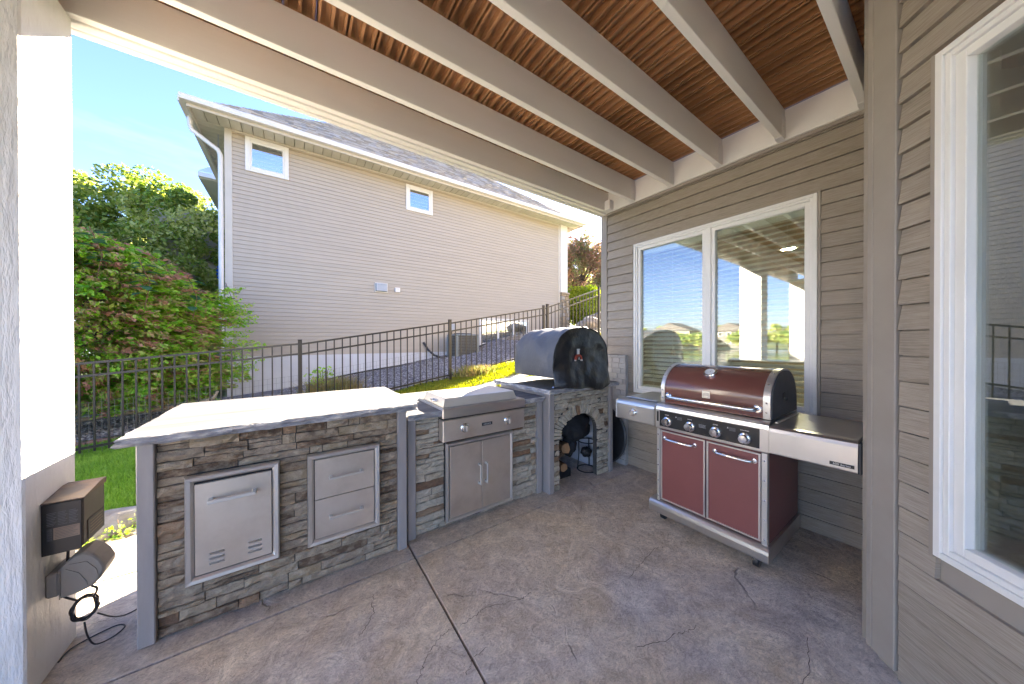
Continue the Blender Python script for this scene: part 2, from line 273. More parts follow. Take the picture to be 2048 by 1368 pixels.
# ------------------------------------------------------------------ mesh helpers
def link(name, me, mat=None, parent=None, kind=None, loc=None):
    o = bpy.data.objects.new(name, me); COL.objects.link(o)
    if mat is not None and len(me.materials) == 0: me.materials.append(mat)
    if parent is not None: o.parent = parent
    if loc is not None: o.location = loc
    if kind: o['kind'] = kind
    return o
def tag(o, label, cat, group=None, kind=None):
    o['label'] = label; o['category'] = cat
    if group: o['group'] = group
    if kind: o['kind'] = kind
    return o
def empty(name, loc=(0, 0, 0), label=None, cat=None, group=None, rz=0):
    o = bpy.data.objects.new(name, None); COL.objects.link(o); o.location = loc; o.rotation_euler = (0, 0, rz)
    o.empty_display_size = .1
    if label: tag(o, label, cat, group)
    return o
class MB:
    """collects shapes into one mesh; vertices are world coordinates, shifted by the root thing's location on build"""
    def __init__(s): s.v = []; s.f = []; s.mi = []; s.sm = []; s.cur = 0; s.smooth = False
    def add(s, vs, fs):
        k = len(s.v); s.v += [tuple(x) for x in vs]
        for f in fs: s.f.append([i + k for i in f]); s.mi.append(s.cur); s.sm.append(s.smooth)
        return s
    def box(s, x0, x1, y0, y1, z0, z1, F=None):
        if x0 > x1: x0, x1 = x1, x0
        if y0 > y1: y0, y1 = y1, y0
        if z0 > z1: z0, z1 = z1, z0
        vs = [(x, y, z) for z in (z0, z1) for y in (y0, y1) for x in (x0, x1)]
        fs = [(0, 2, 3, 1), (4, 5, 7, 6), (0, 1, 5, 4), (2, 6, 7, 3), (0, 4, 6, 2), (1, 3, 7, 5)]
        if F: vs = [F(*v) for v in vs]
        return s.add(vs, fs)
    def cbox(s, x0, x1, y0, y1, z0, z1, c=.004, F=None):
        """box with chamfered edges"""
        if x0 > x1: x0, x1 = x1, x0
        if y0 > y1: y0, y1 = y1, y0
        if z0 > z1: z0, z1 = z1, z0
        c = min(c, (x1 - x0) * .45, (y1 - y0) * .45, (z1 - z0) * .45)
        vs = []; ix = {}
        for a, X in enumerate((x0, x1)):
            for b_, Y in enumerate((y0, y1)):
                for d, Z in enumerate((z0, z1)):
                    sx, sy, sz = (c if a == 0 else -c), (c if b_ == 0 else -c), (c if d == 0 else -c)
                    for ax, p in enumerate(((X, Y + sy, Z + sz), (X + sx, Y, Z + sz), (X + sx, Y + sy, Z))):
                        ix[(a, b_, d, ax)] = len(vs); vs.append(p)
        g = lambda a, b_, d, ax: ix[(a, b_, d, ax)]
        fs = []
        for a in (0, 1): fs.append([g(a, 0, 0, 0), g(a, 1, 0, 0), g(a, 1, 1, 0), g(a, 0, 1, 0)])
        for a in (0, 1): fs.append([g(0, a, 0, 1), g(1, a, 0, 1), g(1, a, 1, 1), g(0, a, 1, 1)])
        for a in (0, 1): fs.append([g(0, 0, a, 2), g(1, 0, a, 2), g(1, 1, a, 2), g(0, 1, a, 2)])
        for a in (0, 1):
            for b_ in (0, 1):
                fs.append([g(a, b_, 0, 0), g(a, b_, 1, 0), g(a, b_, 1, 1), g(a, b_, 0, 1)])
                fs.append([g(a, 0, b_, 0), g(a, 1, b_, 0), g(a, 1, b_, 2), g(a, 0, b_, 2)])
                fs.append([g(0, a, b_, 1), g(1, a, b_, 1), g(1, a, b_, 2), g(0, a, b_, 2)])
                for d in (0, 1): fs.append([g(a, b_, d, 0), g(a, b_, d, 1), g(a, b_, d, 2)])
        # orient outward
        C = Vector(((x0 + x1) / 2, (y0 + y1) / 2, (z0 + z1) / 2)); o2 = []
        for f in fs:
            p = [Vector(vs[i]) for i in f]; nn = (p[1] - p[0]).cross(p[2] - p[0]); mid = sum(p, Vector()) / len(p)
            o2.append(f if nn.dot(mid - C) > 0 else f[::-1])
        if F: vs = [F(*v) for v in vs]
        return s.add(vs, o2)
    def tube(s, pts, r, n=8, caps=True, closed=False):
        pts = [Vector(p) for p in pts]; vs = []; m = len(pts); up = None
        sm = s.smooth; s.smooth = True
        for i, p in enumerate(pts):
            if closed: d = pts[(i + 1) % m] - pts[i - 1]
            else: d = pts[min(i + 1, m - 1)] - pts[max(i - 1, 0)]
            d.normalize()
            if up is None: up = Vector((0, 0, 1)) if abs(d.z) < .9 else Vector((1, 0, 0))
            a = d.cross(up); a.normalize(); b_ = a.cross(d); up = b_
            rr = r[i] if isinstance(r, (list, tuple)) else r
            for k in range(n):
                t = 2 * pi * k / n; vs.append(p + a * (cos(t) * rr) + b_ * (sin(t) * rr))
        fs = []
        rng = range(m if closed else m - 1)
        for i in rng:
            j = (i + 1) % m
            for k in range(n):
                k2 = (k + 1) % n; fs.append([i * n + k, i * n + k2, j * n + k2, j * n + k])
        s.add(vs, fs); s.smooth = sm
        if caps and not closed:
            s.add([vs[k] for k in range(n)], [list(range(n))[::-1]]); s.add([vs[(m - 1) * n + k] for k in range(n)], [list(range(n))])
        return s
    def lathe(s, prof, c, axis=(0, 0, 1), n=20):
        """prof: list of (radius, height along axis)"""
        ax = Vector(axis).normalized(); a = ax.orthogonal().normalized(); b_ = ax.cross(a); c = Vector(c); vs = []; fs = []
        for r, h in prof:
            for k in range(n):
                t = 2 * pi * k / n; vs.append(c + ax * h + (a * cos(t) + b_ * sin(t)) * max(r, 1e-5))
        for i in range(len(prof) - 1):
            for k in range(n):
                k2 = (k + 1) % n; fs.append([i * n + k, i * n + k2, (i + 1) * n + k2, (i + 1) * n + k])
        fs.append(list(range(n))[::-1]); fs.append([(len(prof) - 1) * n + k for k in range(n)])
        sm = s.smooth; s.smooth = False; s.add(vs, fs); s.smooth = sm
        return s
    def prism(s, poly, a0, a1, F):
        """poly in (p,q); extruded from a0 to a1; F(a,p,q)->world"""
        n = len(poly); vs = [F(a0, p, q) for p, q in poly] + [F(a1, p, q) for p, q in poly]
        fs = [[i, (i + 1) % n, n + (i + 1) % n, n + i] for i in range(n)] + [list(range(n))[::-1], [n + i for i in range(n)]]
        return s.add(vs, fs)
    def build(s, name, mats, parent=None, kind=None, recalc=True, org=None):
        if not isinstance(mats, (list, tuple)): mats = [mats]
        if org is None:
            org = Vector((0, 0, 0)); p = parent
            while p is not None: org = org + p.location; p = p.parent
        me = bpy.data.meshes.new(name)
        ox, oy, oz = org
        me.from_pydata([(x - ox, y - oy, z - oz) for x, y, z in s.v], [], s.f)
        for m_ in mats: me.materials.append(m_)
        me.polygons.foreach_set('material_index', s.mi); me.polygons.foreach_set('use_smooth', s.sm)
        if recalc:
            bm = bmesh.new(); bm.from_mesh(me); bmesh.ops.recalc_face_normals(bm, faces=bm.faces); bm.to_mesh(me); bm.free()
        me.update()
        return link(name, me, None, parent, kind)
def npmesh(name, V, Fq, mat, parent=None, kind=None, tint=None, tri=False, label=None, smooth=False):
    """V (n,3), Fq (m,4) or (m,3) numpy arrays"""
    k = Fq.shape[1]; me = bpy.data.meshes.new(name); me.vertices.add(len(V)); me.vertices.foreach_set('co', V.astype(np.float32).ravel())
    me.loops.add(Fq.size); me.loops.foreach_set('vertex_index', Fq.astype(np.int32).ravel())
    me.polygons.add(len(Fq)); me.polygons.foreach_set('loop_start', np.arange(0, Fq.size, k, dtype=np.int32))
    me.update(calc_edges=True)
    if tint is not None:
        a = me.attributes.new('tint', 'FLOAT', 'FACE'); a.data.foreach_set('value', tint.astype(np.float32))
    if smooth: me.polygons.foreach_set('use_smooth', np.ones(len(Fq), bool))
    me.validate()
    return link(name, me, mat, parent, kind)
RNG = np.random.default_rng(7)
def leaves(name, C, size, mat, parent=None, kind=None, tint=None, flat=0.0, svar=.4, elong=1.7, dirs=None, label=None):
    """one folded leaf (two triangles pairs -> 2 quads) per centre; C world coords"""
    n = len(C)
    D = RNG.normal(size=(n, 3)) if dirs is None else dirs + RNG.normal(size=(n, 3)) * .35
    D /= np.linalg.norm(D, axis=1)[:, None]
    U = RNG.normal(size=(n, 3)); U[:, 2] = U[:, 2] * (1 - flat) + flat * 2.5
    S = np.cross(D, U); S /= np.linalg.norm(S, axis=1)[:, None] + 1e-9
    Nn = np.cross(S, D)
    s = size * (1 + svar * RNG.uniform(-1, 1, n))[:, None]
    a = C - D * s * .5; b = C + D * s * .5; c = C + S * s * .5 / elong * 1.0 + Nn * s * .08; d = C - S * s * .5 / elong + Nn * s * .08
    V = np.stack([a, c, b, d], 1).reshape(-1, 3)
    F = np.arange(4 * n).reshape(n, 4)
    org = Vector((0, 0, 0)); p = parent
    while p is not None: org = org + p.location; p = p.parent
    V = V - np.array(org)
    return npmesh(name, V, F, mat, parent, kind, tint if tint is not None else RNG.uniform(0, 1, n))
def rocks(name, P, R, mat, parent=None, kind='stuff', zs=.65, seed=1):
    """low-poly stones (20 faces) at points P of radii R"""
    r = np.random.default_rng(seed)
    t = (1 + sqrt(5)) / 2
    iv = np.array([(-1, t, 0), (1, t, 0), (-1, -t, 0), (1, -t, 0), (0, -1, t), (0, 1, t), (0, -1, -t), (0, 1, -t), (t, 0, -1), (t, 0, 1), (-t, 0, -1), (-t, 0, 1)]) / sqrt(1 + t * t)
    fi = np.array([(0, 11, 5), (0, 5, 1), (0, 1, 7), (0, 7, 10), (0, 10, 11), (1, 5, 9), (5, 11, 4), (11, 10, 2), (10, 7, 6), (7, 1, 8), (3, 9, 4), (3, 4, 2), (3, 2, 6), (3, 6, 8), (3, 8, 9), (4, 9, 5), (2, 4, 11), (6, 2, 10), (8, 6, 7), (9, 8, 1)])
    n = len(P); a = r.uniform(0, 2 * pi, n); sc = r.uniform(.65, 1.25, (n, 3)); sc[:, 2] *= zs
    V = iv[None] * (1 + r.uniform(-.22, .22, (n, 12, 1))) * (R[:, None, None] * sc[:, None, :])
    ca, sa = np.cos(a)[:, None], np.sin(a)[:, None]
    X = V[:, :, 0] * ca - V[:, :, 1] * sa; Y = V[:, :, 0] * sa + V[:, :, 1] * ca
    V = np.stack([X, Y, V[:, :, 2]], 2) + P[:, None, :]
    F = (fi[None] + 12 * np.arange(n)[:, None, None]).reshape(-1, 3)
    return npmesh(name, V.reshape(-1, 3), F, mat, parent, kind)
def smooth01(t): t = max(0., min(1., t)); return t * t * (3 - 2 * t)
def textobj(name, body, size, mat, parent, mw, extr=.0006):
    """flat lettering converted to a mesh; mw = 4x4 matrix in parent space"""
    cu = bpy.data.curves.new(name, 'FONT'); cu.body = body; cu.size = size; cu.extrude = extr; cu.align_x = 'CENTER'; cu.align_y = 'CENTER'; cu.resolution_u = 2
    tmp = bpy.data.objects.new('tmp', cu); COL.objects.link(tmp)
    dg = bpy.context.evaluated_depsgraph_get(); me = bpy.data.meshes.new_from_object(tmp.evaluated_get(dg)); bpy.data.objects.remove(tmp)
    me.name = name; me.materials.clear(); me.materials.append(mat); me.transform(mw)
    o = link(name, me, None, parent); return o

# ------------------------------------------------------------------ terrain
def ipl(x, xs, ys): return float(np.interp(x, xs, ys))
def gz(x, y):
    base = ipl(x, [-140, -60, -30, -8, -3, -2, .07, 2.5, 4.8, 6.7, 12, 40, 200], [-3.2, -3.0, -1.9, -.5, -.12, -.05, .15, .56, .97, 1.5, 2.1, 3, 4])
    y0 = ipl(x, [1.0, 2.6, 3.0, 3.02], [3.05, 2.9, 2.45, 2.3]); wd = ipl(x, [-1, 1.2, 3.0], [1.2, .6, .12])
    b_ = smooth01((y - y0) / wd)
    low = -.08 if x > -13 else min(base, -.08)
    return low * (1 - b_) + base * b_ + (.02 * noise.noise(Vector((x * .7, y * .7, 0))) if b_ > .5 else 0)
def sheet(name, xs, ys, mat, dz=0., mask=None, kind='structure', zf=gz):
    idx = {}; V = []; F = []
    for j, y in enumerate(ys):
        for i, x in enumerate(xs):
            idx[(i, j)] = len(V); V.append((x, y, zf(x, y) + dz))
    for j in range(len(ys) - 1):
        for i in range(len(xs) - 1):
            if mask is None or mask((xs[i] + xs[i + 1]) / 2, (ys[j] + ys[j + 1]) / 2):
                F.append((idx[(i, j)], idx[(i + 1, j)], idx[(i + 1, j + 1)], idx[(i, j + 1)]))
    me = bpy.data.meshes.new(name); me.from_pydata(V, [], F); me.polygons.foreach_set('use_smooth', [True] * len(F))
    return link(name, me, mat, None, kind)
def spaced(*seg):
    o = []
    for a, b_, st in seg: o += list(np.arange(a, b_, st))
    return o + [seg[-1][1]]
sheet('ground', spaced((-900, -140, 80), (-140, -30, 8), (-30, -6, 1.2), (-6, 14, .16), (14, 40, 2), (40, 900, 80)),
      spaced((-900, -60, 80), (-60, -6, 5), (-6, 2, .5), (2, 11, .16), (11, 30, 1.5), (30, 120, 10), (120, 900, 80)), M['soil'])
lake = sheet('lake', [-130, -80, -34], [-400, -200, 0, 200, 400], M['water'], zf=lambda x, y: -2.15)
# raised patio slab pieces, joints left open over a dark base
patio = empty('patio', (0, 0, 0)); patio['kind'] = 'structure'
MB().box(-13, 3.0, -7, 3.27, -.16, -.02).build('base', M['mortar'], patio)
xs = [-13, -9.6, -6.4, -4.2, -2.3, .612, 3.0]; ys = [-7, -3, -.3, 1.92, 2.75, 3.26]  # farthest slabs towards -x are unseen, added to bounce sunlight under the deck
for i in range(6):
    for j in range(5):
        g = .005
        MB().cbox(xs[i] + g, xs[i + 1] - g, ys[j] + g, ys[j + 1] - g, -.09, 0., .003).build('slab', M['patio'], patio)
def crack(pts, wdt=.0022):
    """an irregular stamped seam: a thin sunk ribbon laid along the measured line"""
    P = []
    for a, b_ in zip(pts, pts[1:]):
        for k in range(8):
            t = k / 8; P.append(Vector((a[0] + (b_[0] - a[0]) * t, a[1] + (b_[1] - a[1]) * t, 0)) + Vector((random.uniform(-1, 1), random.uniform(-1, 1), 0)) * .006)
    P.append(Vector((pts[-1][0], pts[-1][1], 0))); mb = MB()
    for i in range(len(P) - 1):
        d = (P[i + 1] - P[i]).normalized(); s_ = Vector((-d.y, d.x, 0)) * wdt * random.uniform(.25, .6)
        z = Vector((0, 0, .0012)); mb.add([P[i] - s_ + z, P[i + 1] - s_ + z, P[i + 1] + s_ + z, P[i] + s_ + z], [(0, 1, 2, 3)])
    return mb.build('seam_line', M['mortar'], patio, recalc=False)
random.seed(4)
for L_ in ([(.605, 1.353), (.537, 1.34), (.465, 1.3), (.421, 1.25), (.387, 1.21), (.36, 1.12)], [(1.035, 1.299), (.966, 1.29), (.781, 1.353), (.712, 1.344), (.637, 1.337)],
           [(.338, 1.773), (.318, 1.694), (.319, 1.65), (.283, 1.606), (.235, 1.553)], [(1.553, .692), (1.485, .702), (1.429, .729), (1.325, .749), (1.226, .796)],
           [(1.979, 1.077), (1.906, 1.105), (1.712, 1.083), (1.55, 1.058)], [(.688, 1.175), (.612, 1.165), (.563, 1.125)], [(-.8, 2.36), (-.7, 2.33), (-.6, 2.37)], [(1.9, .38), (1.7, .33), (1.5, .36)]):
    crack(L_)
# ------------------------------------------------------------------ own house
house = empty('house', (3.2, .2, 0), 'taupe lap sided house with white framed windows wrapping the patio on the right', 'house')
FB = lambda s, d, z: (2.98 - d, s, z)                       # back wall: s = y, d = out of the wall
_q = sqrt(.5)
FD = lambda s, d, z: (2.03 - s * _q - d * _q, .18 - s * _q + d * _q, z)   # angled wall: s grows towards the camera side
def wallwithhole(name, F, s0, s1, z0, z1, holes, th=.12, mat=M['corner']):
    mb = MB(); cur = s0
    for (a, b_, c, d) in sorted(holes):
        mb.box(cur, a, -th, 0, z0, z1, F); mb.box(a, b_, -th, 0, z0, c, F); mb.box(a, b_, -th, 0, d, z1, F); cur = b_
    mb.box(cur, s1, -th, 0, z0, z1, F)
    return mb.build(name, mat, house)
hB = (.56, 1.94, .82, 2.345); hD = (.245, 1.93, .61, 2.33)
wB = wallwithhole('wall', FB, .12, 2.36, -.1, 6.4, [hB])
wD = wallwithhole('wall', FD, 0, 2.36, -.1, 6.4, [hD])
mb = MB(); mb.box(2.11, 3.0, .12, .235, -.1, 6.4); mb.build('wall', M['corner'], house)
mb = MB(); mb.box(2.98, 13, 2.24, 2.36, -.1, 6.4); mb.box(12.9, 13, -8, 2.24, -.1, 6.4); mb.box(.36, 13, -8.1, -8, -.1, 6.4); mb.box(.362, .48, -8, -1.49, -.1, 6.4); mb.build('wall', M['corner'], house)
mb = MB(); mb.add([(-.2, -8.6, 6.35), (13.6, -8.6, 6.35), (13.6, 2.9, 6.35), (2.4, 2.9, 6.35), (-.2, -1.3, 6.35), (6.5, -3, 9.3)], [(0, 1, 5), (1, 2, 5), (2, 3, 5), (3, 4, 5), (4, 0, 5), (0, 4, 3, 2, 1)]); mb.build('roof', M['shingle'], house)
mb = MB(); mb.box(3.1, 12.8, -7.9, 2.2, -.05, .0); mb.build('floor', M['room'], house)
mb = MB(); mb.box(3.1, 12.8, -7.9, 2.2, 2.55, 2.6); mb.build('ceiling', M['room'], house)
mb = MB(); mb.box(6.6, 6.7, -3, 2.2, 0, 2.54); mb.box(3.15, 6.6, -.6, -.5, 0, 2.54); mb.build('interior_wall', M['room'], house)
FDb = lambda s, d, z: FD(s, d, z)
mb = MB(); mb.box(-.1, 2.6, -1.2, -1.15, 0, 2.54, FD); mb.box(-.15, -.1, -1.2, -.13, 0, 2.54, FD); mb.box(2.6, 2.65, -1.2, -.13, 0, 2.54, FD); mb.box(-.1, 2.6, -1.15, -.13, 2.5, 2.53, FD); mb.box(-.1, 2.6, -1.15, -.13, .02, .05, FD); mb.build('interior_wall', M['room'], house)
# recessed lamp seen through the window
mb = MB(); mb.lathe([(.10, 0), (.10, .012), (.075, .012), (.07, .004)], (5.26, 1.24, 2.535), n=24); cl = mb.build('ceiling_lamp', M['white_trim'], house)
mb = MB(); mb.lathe([(.068, 0), (.068, .004)], (5.26, 1.24, 2.533), n=24); mb.build('lamp_lens', M['lampglow'], cl)
def lap(parent, F, s0, s1, zb, h, mat, t0=.005, t1=.023):
    if zb <= 1.35: t1 = .019
    mb = MB(); mb.prism([(.001, .0015), (t1, .0015), (t1 - .001, .005), ((t0 + .004) if zb > 1.35 else .0150, h - .0035), (.001, h - .0035)], s0, s1, lambda a, p, q: F(a, p, zb + q))
    return mb.build('siding_board', mat, parent)
PIT = .0985; Z0 = 2.273 - 23 * PIT
for k in range(-1, 29):
    zb = Z0 + k * PIT
    if zb < -.02: zb0 = .012; hh = zb + PIT - zb0
    else: zb0, hh = zb, PIT
    if hh < .02: continue
    if zb0 + hh > 2.8: hh = 2.79 - zb0
    if hh < .02: continue
    zt = zb0 + hh
    if zt > .80 and zb0 < 2.366:
        lap(wB, FB, .245, .525, zb0, hh, M['siding']); lap(wB, FB, 1.972, 2.30, zb0, hh, M['siding'])
        if zt > 2.40: lap(wB, FB, .525, 1.972, 2.380, zt - 2.380, M['siding'])
        if zb0 < .77: lap(wB, FB, .525, 1.972, zb0, .79 - zb0, M['siding'])
    else: lap(wB, FB, .245, 2.30, zb0, hh, M['siding'])
    if zt > .585 and zb0 < 2.36:
        lap(wD, FD, .098, .222, zb0, hh, M['siding']); lap(wD, FD, 1.96, 2.33, zb0, hh, M['siding'])
    else: lap(wD, FD, .098, 2.33, zb0, hh, M['siding'])
mb = MB(); mb.cbox(0.0, .092, .0, .026, .03, 2.84, .003, FD); mb.cbox(-.026, -.001, -.09, .026, .03, 2.84, .003, FD); mb.build('corner_trim', M['corner'], house)
mb = MB(); mb.cbox(2.302, 2.385, -.002, .026, 1.235, 2.80, .003, FB); mb.build('corner_trim', M['corner'], house)
mb = MB(); mb.cbox(.19, .24, .001, .022, .02, 2.8, .002, FB); mb.build('corner_trim', M['corner'], house)
mb = MB(); mb.box(.24, 2.3, .001, .03, 2.783, 2.806, FB); mb.build('drip_strip', M['corner'], house)
def winframe(F, s0, s1, z0, z1, name='window', mid=None):
    """white vinyl window: outer casing, sashes, panes, blind"""
    mb = MB(); e = .03
    def ring(a0, a1, b0, b1, w_, d0, d1):
        mb.cbox(a0, a0 + w_, d0, d1, b0, b1, .002, F); mb.cbox(a1 - w_, a1, d0, d1, b0, b1, .002, F)
        mb.cbox(a0 + w_, a1 - w_, d0, d1, b0, b0 + w_, .002, F); mb.cbox(a0 + w_, a1 - w_, d0, d1, b1 - w_, b1, .002, F)
    ring(s0, s1, z0, z1, .022, -.01, .030); ring(s0 + .022, s1 - .022, z0 + .022, z1 - .022, .018, -.02, .022)
    wnd = mb.build(name, M['white_trim'], house)
    cells = [(s0 + .04, s1 - .04)] if mid is None else [(s0 + .04, mid - .022), (mid + .022, s1 - .04)]
    if mid: m2 = MB(); m2.cbox(mid - .022, mid + .022, -.03, .020, z0 + .04, z1 - .04, .002, F); m2.build('mullion', M['white_trim'], wnd)
    for a, b_ in cells:
        mb = MB(); ring(a, b_, z0 + .04, z1 - .04, .030, -.035, .010); mb.build('sash', M['white_trim'], wnd)
        mb = MB(); mb.box(a + .028, b_ - .028, -.022, -.018, z0 + .066, z1 - .066, F); mb.build('pane', M['glass'], wnd)
    # reveal behind the glass
    mb = MB(); mb.box(s0 + .01, s0 + .03, -.125, -.037, z0 + .02, z1 - .02, F); mb.box(s1 - .03, s1 - .01, -.125, -.037, z0 + .02, z1 - .02, F)
    mb.box(s0 + .03, s1 - .03, -.125, -.037, z1 - .035, z1 - .015, F); mb.box(s0 + .03, s1 - .03, -.14, -.037, z0 + .015, z0 + .035, F); mb.build('window_reveal', M['room'], wnd)
    return wnd
win = winframe(FB, .541, 1.957, .80, 2.366, mid=1.235)
winD = winframe(FD, .226, 1.95, .588, 2.352)
mb = MB(); mb.box(.526, .540, .001, .024, .79, 2.372, FB); mb.box(.526, 1.97, .001, .026, 2.367, 2.378, FB); mb.build('window_trim', M['corner'], house)
mb = MB(); mb.box(.2105, .2245, .001, .026, .58, 2.357, FD); mb.build('window_trim', M['corner'], house)
def blind(F, s0, s1, z0, z1, d, tilt, pitch=.043):
    mb = MB(); mb.cbox(s0, s1, d - .03, d + .03, z1 - .055, z1 - .005, .004, F); bl = mb.build('window_blind', M['blind'], house)
    n = int((z1 - z0 - .08) / pitch)
    for k in range(n):
        z = z1 - .085 - k * pitch; t = tilt; mb = MB(); c_, s_ = cos(t) * .024, sin(t) * .024
        mb.prism([(d - c_, z - s_ - .0012), (d, z + .002 - .0012), (d + c_, z + s_ - .0012), (d + c_, z + s_ + .0012), (d, z + .0035), (d - c_, z - s_ + .0012)], s0, s1, lambda a, p, q: F(a, p, q))
        mb.build('blind_slat', M['blind'], bl)
    for s in (s0 + .12, (s0 + s1) / 2, s1 - .12):
        mb = MB(); mb.box(s - .0008, s + .0008, d + .026, d + .0275, z0 + .02, z1 - .06, F); mb.build('blind_cord', M['blind'], bl)
    mb = MB(); mb.cbox(s0, s1, d - .022, d + .022, z0 + .005, z0 + .02, .003, F); mb.build('bottom_rail', M['blind'], bl)
blind(FB, .60, 1.20, .86, 2.31, -.085, radians(-30)); blind(FB, 1.27, 1.90, .86, 2.31, -.085, radians(-30))
blind(FD, .38, 1.88, .66, 2.27, -.10, radians(12), .047)

# ------------------------------------------------------------------ deck overhead
deck = empty('deck', (0, 1, 3.0), 'raised deck overhead with beige joists, white beam and red brown boards', 'deck')
JB, JT = 2.812, 3.03
mb = MB(); mb.cbox(2.935, 2.978, .25, 2.40, JB - .004, JT, .003); mb.build('ledger', M['white_wood'], deck)
mb = MB(); mb.cbox(-.0, 2.35, .001, .042, JB + .03, JT, .003, FD); mb.build('ledger', M['white_wood'], deck)
k = 0
for j in range(0, 9):
    y = 1.965 - .405 * j
    x1 = 2.932 if y > .25 else 1.85 + (y - .04) - .07
    mb = MB(); mb.cbox(-4.45, x1, y - .040, y, JB, JT - .002, .003); jo = mb.build('joist', M['joist'], deck)
    if y > .25:
        h = MB(); h.box(2.86, 2.932, y + .0005, y + .0035, JB + .01, JB + .16); h.box(2.86, 2.932, y - .0435, y - .0405, JB + .01, JB + .16); h.box(2.86, 2.932, y - .043, y + .003, JB - .004, JB - .0005); h.build('joist_hanger', M['white_wood'], jo)
mb = MB(); mb.cbox(-4.45, 2.96, 2.262, 2.302, JB, JT - .002, .003); mb.cbox(-4.45, 2.96, 2.304, 2.348, JB - .012, JT - .002, .003); mb.build('beam', M['joist'], deck)
mb = MB(); mb.cbox(-4.45, 2.99, 2.350, 2.385, JB - .020, JT + .02, .003); mb.build('fascia', M['white_wood'], deck)
for px in (-.984, -4.05):
    mb = MB(); mb.cbox(px - .166, px + .164, 1.972, 2.300, 0, 2.81, .006); mb.build('post', M['post'], deck)
h = MB(); h.cbox(2.86, 2.932, 2.19, 2.26, JB - .005, JB + .10, .004); h.build('junction_block', M['white_wood'], deck)
# deck boards with ribbed undersides; one mesh, scaled lengths
def boardmesh(wd):
    mb = MB(); W = wd
    prof = [(0, .036), (.005, .036), (.006, .0), (.0175, .0), (.0195, .034), (.040, .037), (.0605, .034), (.0625, .001), (.078, .001), (.080, .034), (.1005, .037), (W - .0195, .034), (W - .0175, 0), (W - .006, 0), (W - .005, .036), (W, .036), (W, .048), (0, .048)]
    mb.prism(prof, 0, 1, lambda a, p, q: (p, a, q)); return mb
W = .1405; proto = None; x = 2.93 - W
while x > -4.5:
    y0 = -1.45 if x < .3 else max(-1.45, x - 1.85 - .03) if x + W < 2.03 else .26
    ln = 2.40 - y0
    if proto is None:
        proto = boardmesh(W).build('deck_board', M['deckboard'], deck, org=(0, 0, 0)); b_ = proto
    else: b_ = proto.copy(); COL.objects.link(b_); b_.parent = deck
    b_.location = Vector((x, y0, JT + .001)) - Vector((0, 1, 3.0)); b_.scale = (1, ln, 1)
    x -= W + .001
# ------------------------------------------------------------------ ledge stone veneer
def rough_stone(F, s0, s1, z0, z1, d, rs, name, mat, parent, slant=None):
    nx = max(2, min(8, int((s1 - s0) / .032) + 1)); nz = 2
    vs = []; g = .0020
    off = rs.uniform(0, 50)
    for j in range(nz + 1):
        for i in range(nx + 1):
            s = s0 + g + (s1 - s0 - 2 * g) * i / nx; z = z0 + g + (z1 - z0 - 2 * g) * j / nz
            e = (i in (0, nx)) or (j in (0, nz))
            dd = d * (.62 if e else 1.0) + .014 * noise.noise(Vector((s * 18 + off, z * 40, off))) + rs.uniform(-.0035, .0035)
            if e and 0 < i < nx: z += rs.uniform(-.0016, .0016)
            vs.append((s, max(dd, .003), z))
    for j in (0, nz):
        for i in range(nx + 1): vs.append((s0 + g + (s1 - s0 - 2 * g) * i / nx, -.012, z0 + g + (z1 - z0 - 2 * g) * j / nz))
    fs = []; w_ = nx + 1; B = (nz + 1) * w_
    for j in range(nz):
        for i in range(nx): fs.append((j * w_ + i, j * w_ + i + 1, (j + 1) * w_ + i + 1, (j + 1) * w_ + i))
    for i in range(nx):
        fs.append((i, B + i, B + i + 1, i + 1)); fs.append((nz * w_ + i, nz * w_ + i + 1, B + w_ + i + 1, B + w_ + i))
    for i, sgn in ((0, 1), (nx, -1)):
        q = [j * w_ + i for j in range(nz + 1)] + [B + w_ + i, B + i]; fs.append(q if sgn > 0 else q[::-1])
    mb = MB(); mb.add([F(*v) for v in vs], fs)
    return mb.build(name, mat, parent)
def veneer(parent, F, s0, s1, z0, z1, holes, mat, seed, rust=.1, block=None, hmin=.028, hmax=.058):
    rs = random.Random(seed); z = z0
    while z < z1 - .008:
        h = rs.uniform(hmin, hmax); zt = min(z1, z + h)
        for hb in sorted([q_ for h_ in holes for q_ in h_[2:]]):
            if z + .014 < hb < zt + .016: zt = hb; break
        if z1 - zt < .02: zt = z1
        iv = [(s0, s1)]
        for (a, b_, c, d) in holes:
            if zt > c + .004 and z < d - .004:
                iv = [q for (p0, p1) in iv for q in ((p0, min(p1, a)), (max(p0, b_), p1)) if q[1] - q[0] > .012]
        if block: iv = [q for (p0, p1) in iv for q in block(p0, p1, z, zt) if q[1] - q[0] > .012]
        for p0, p1 in iv:
            s = p0
            while s < p1 - .004:
                ln = rs.choice((.07, .11, .15, .19, .24, .3)) * rs.uniform(.85, 1.2); e = min(p1, s + ln)
                if p1 - e < .045: e = p1
                d = rs.uniform(.008, .036)
                mt = M['stoneR'] if rs.random() < rust else mat
                if rs.random() < .22 and zt - z > .042 and e - s > .09:
                    zm = z + (zt - z) * rs.uniform(.42, .58)
                    rough_stone(F, s, e, z, zm, d, rs, 'stone', mt, parent); rough_stone(F, s, e, zm, zt, rs.uniform(.010, .026), rs, 'stone', mat, parent)
                else: rough_stone(F, s, e, z, zt, d, rs, 'stone', mt, parent)
                s = e
        z = zt
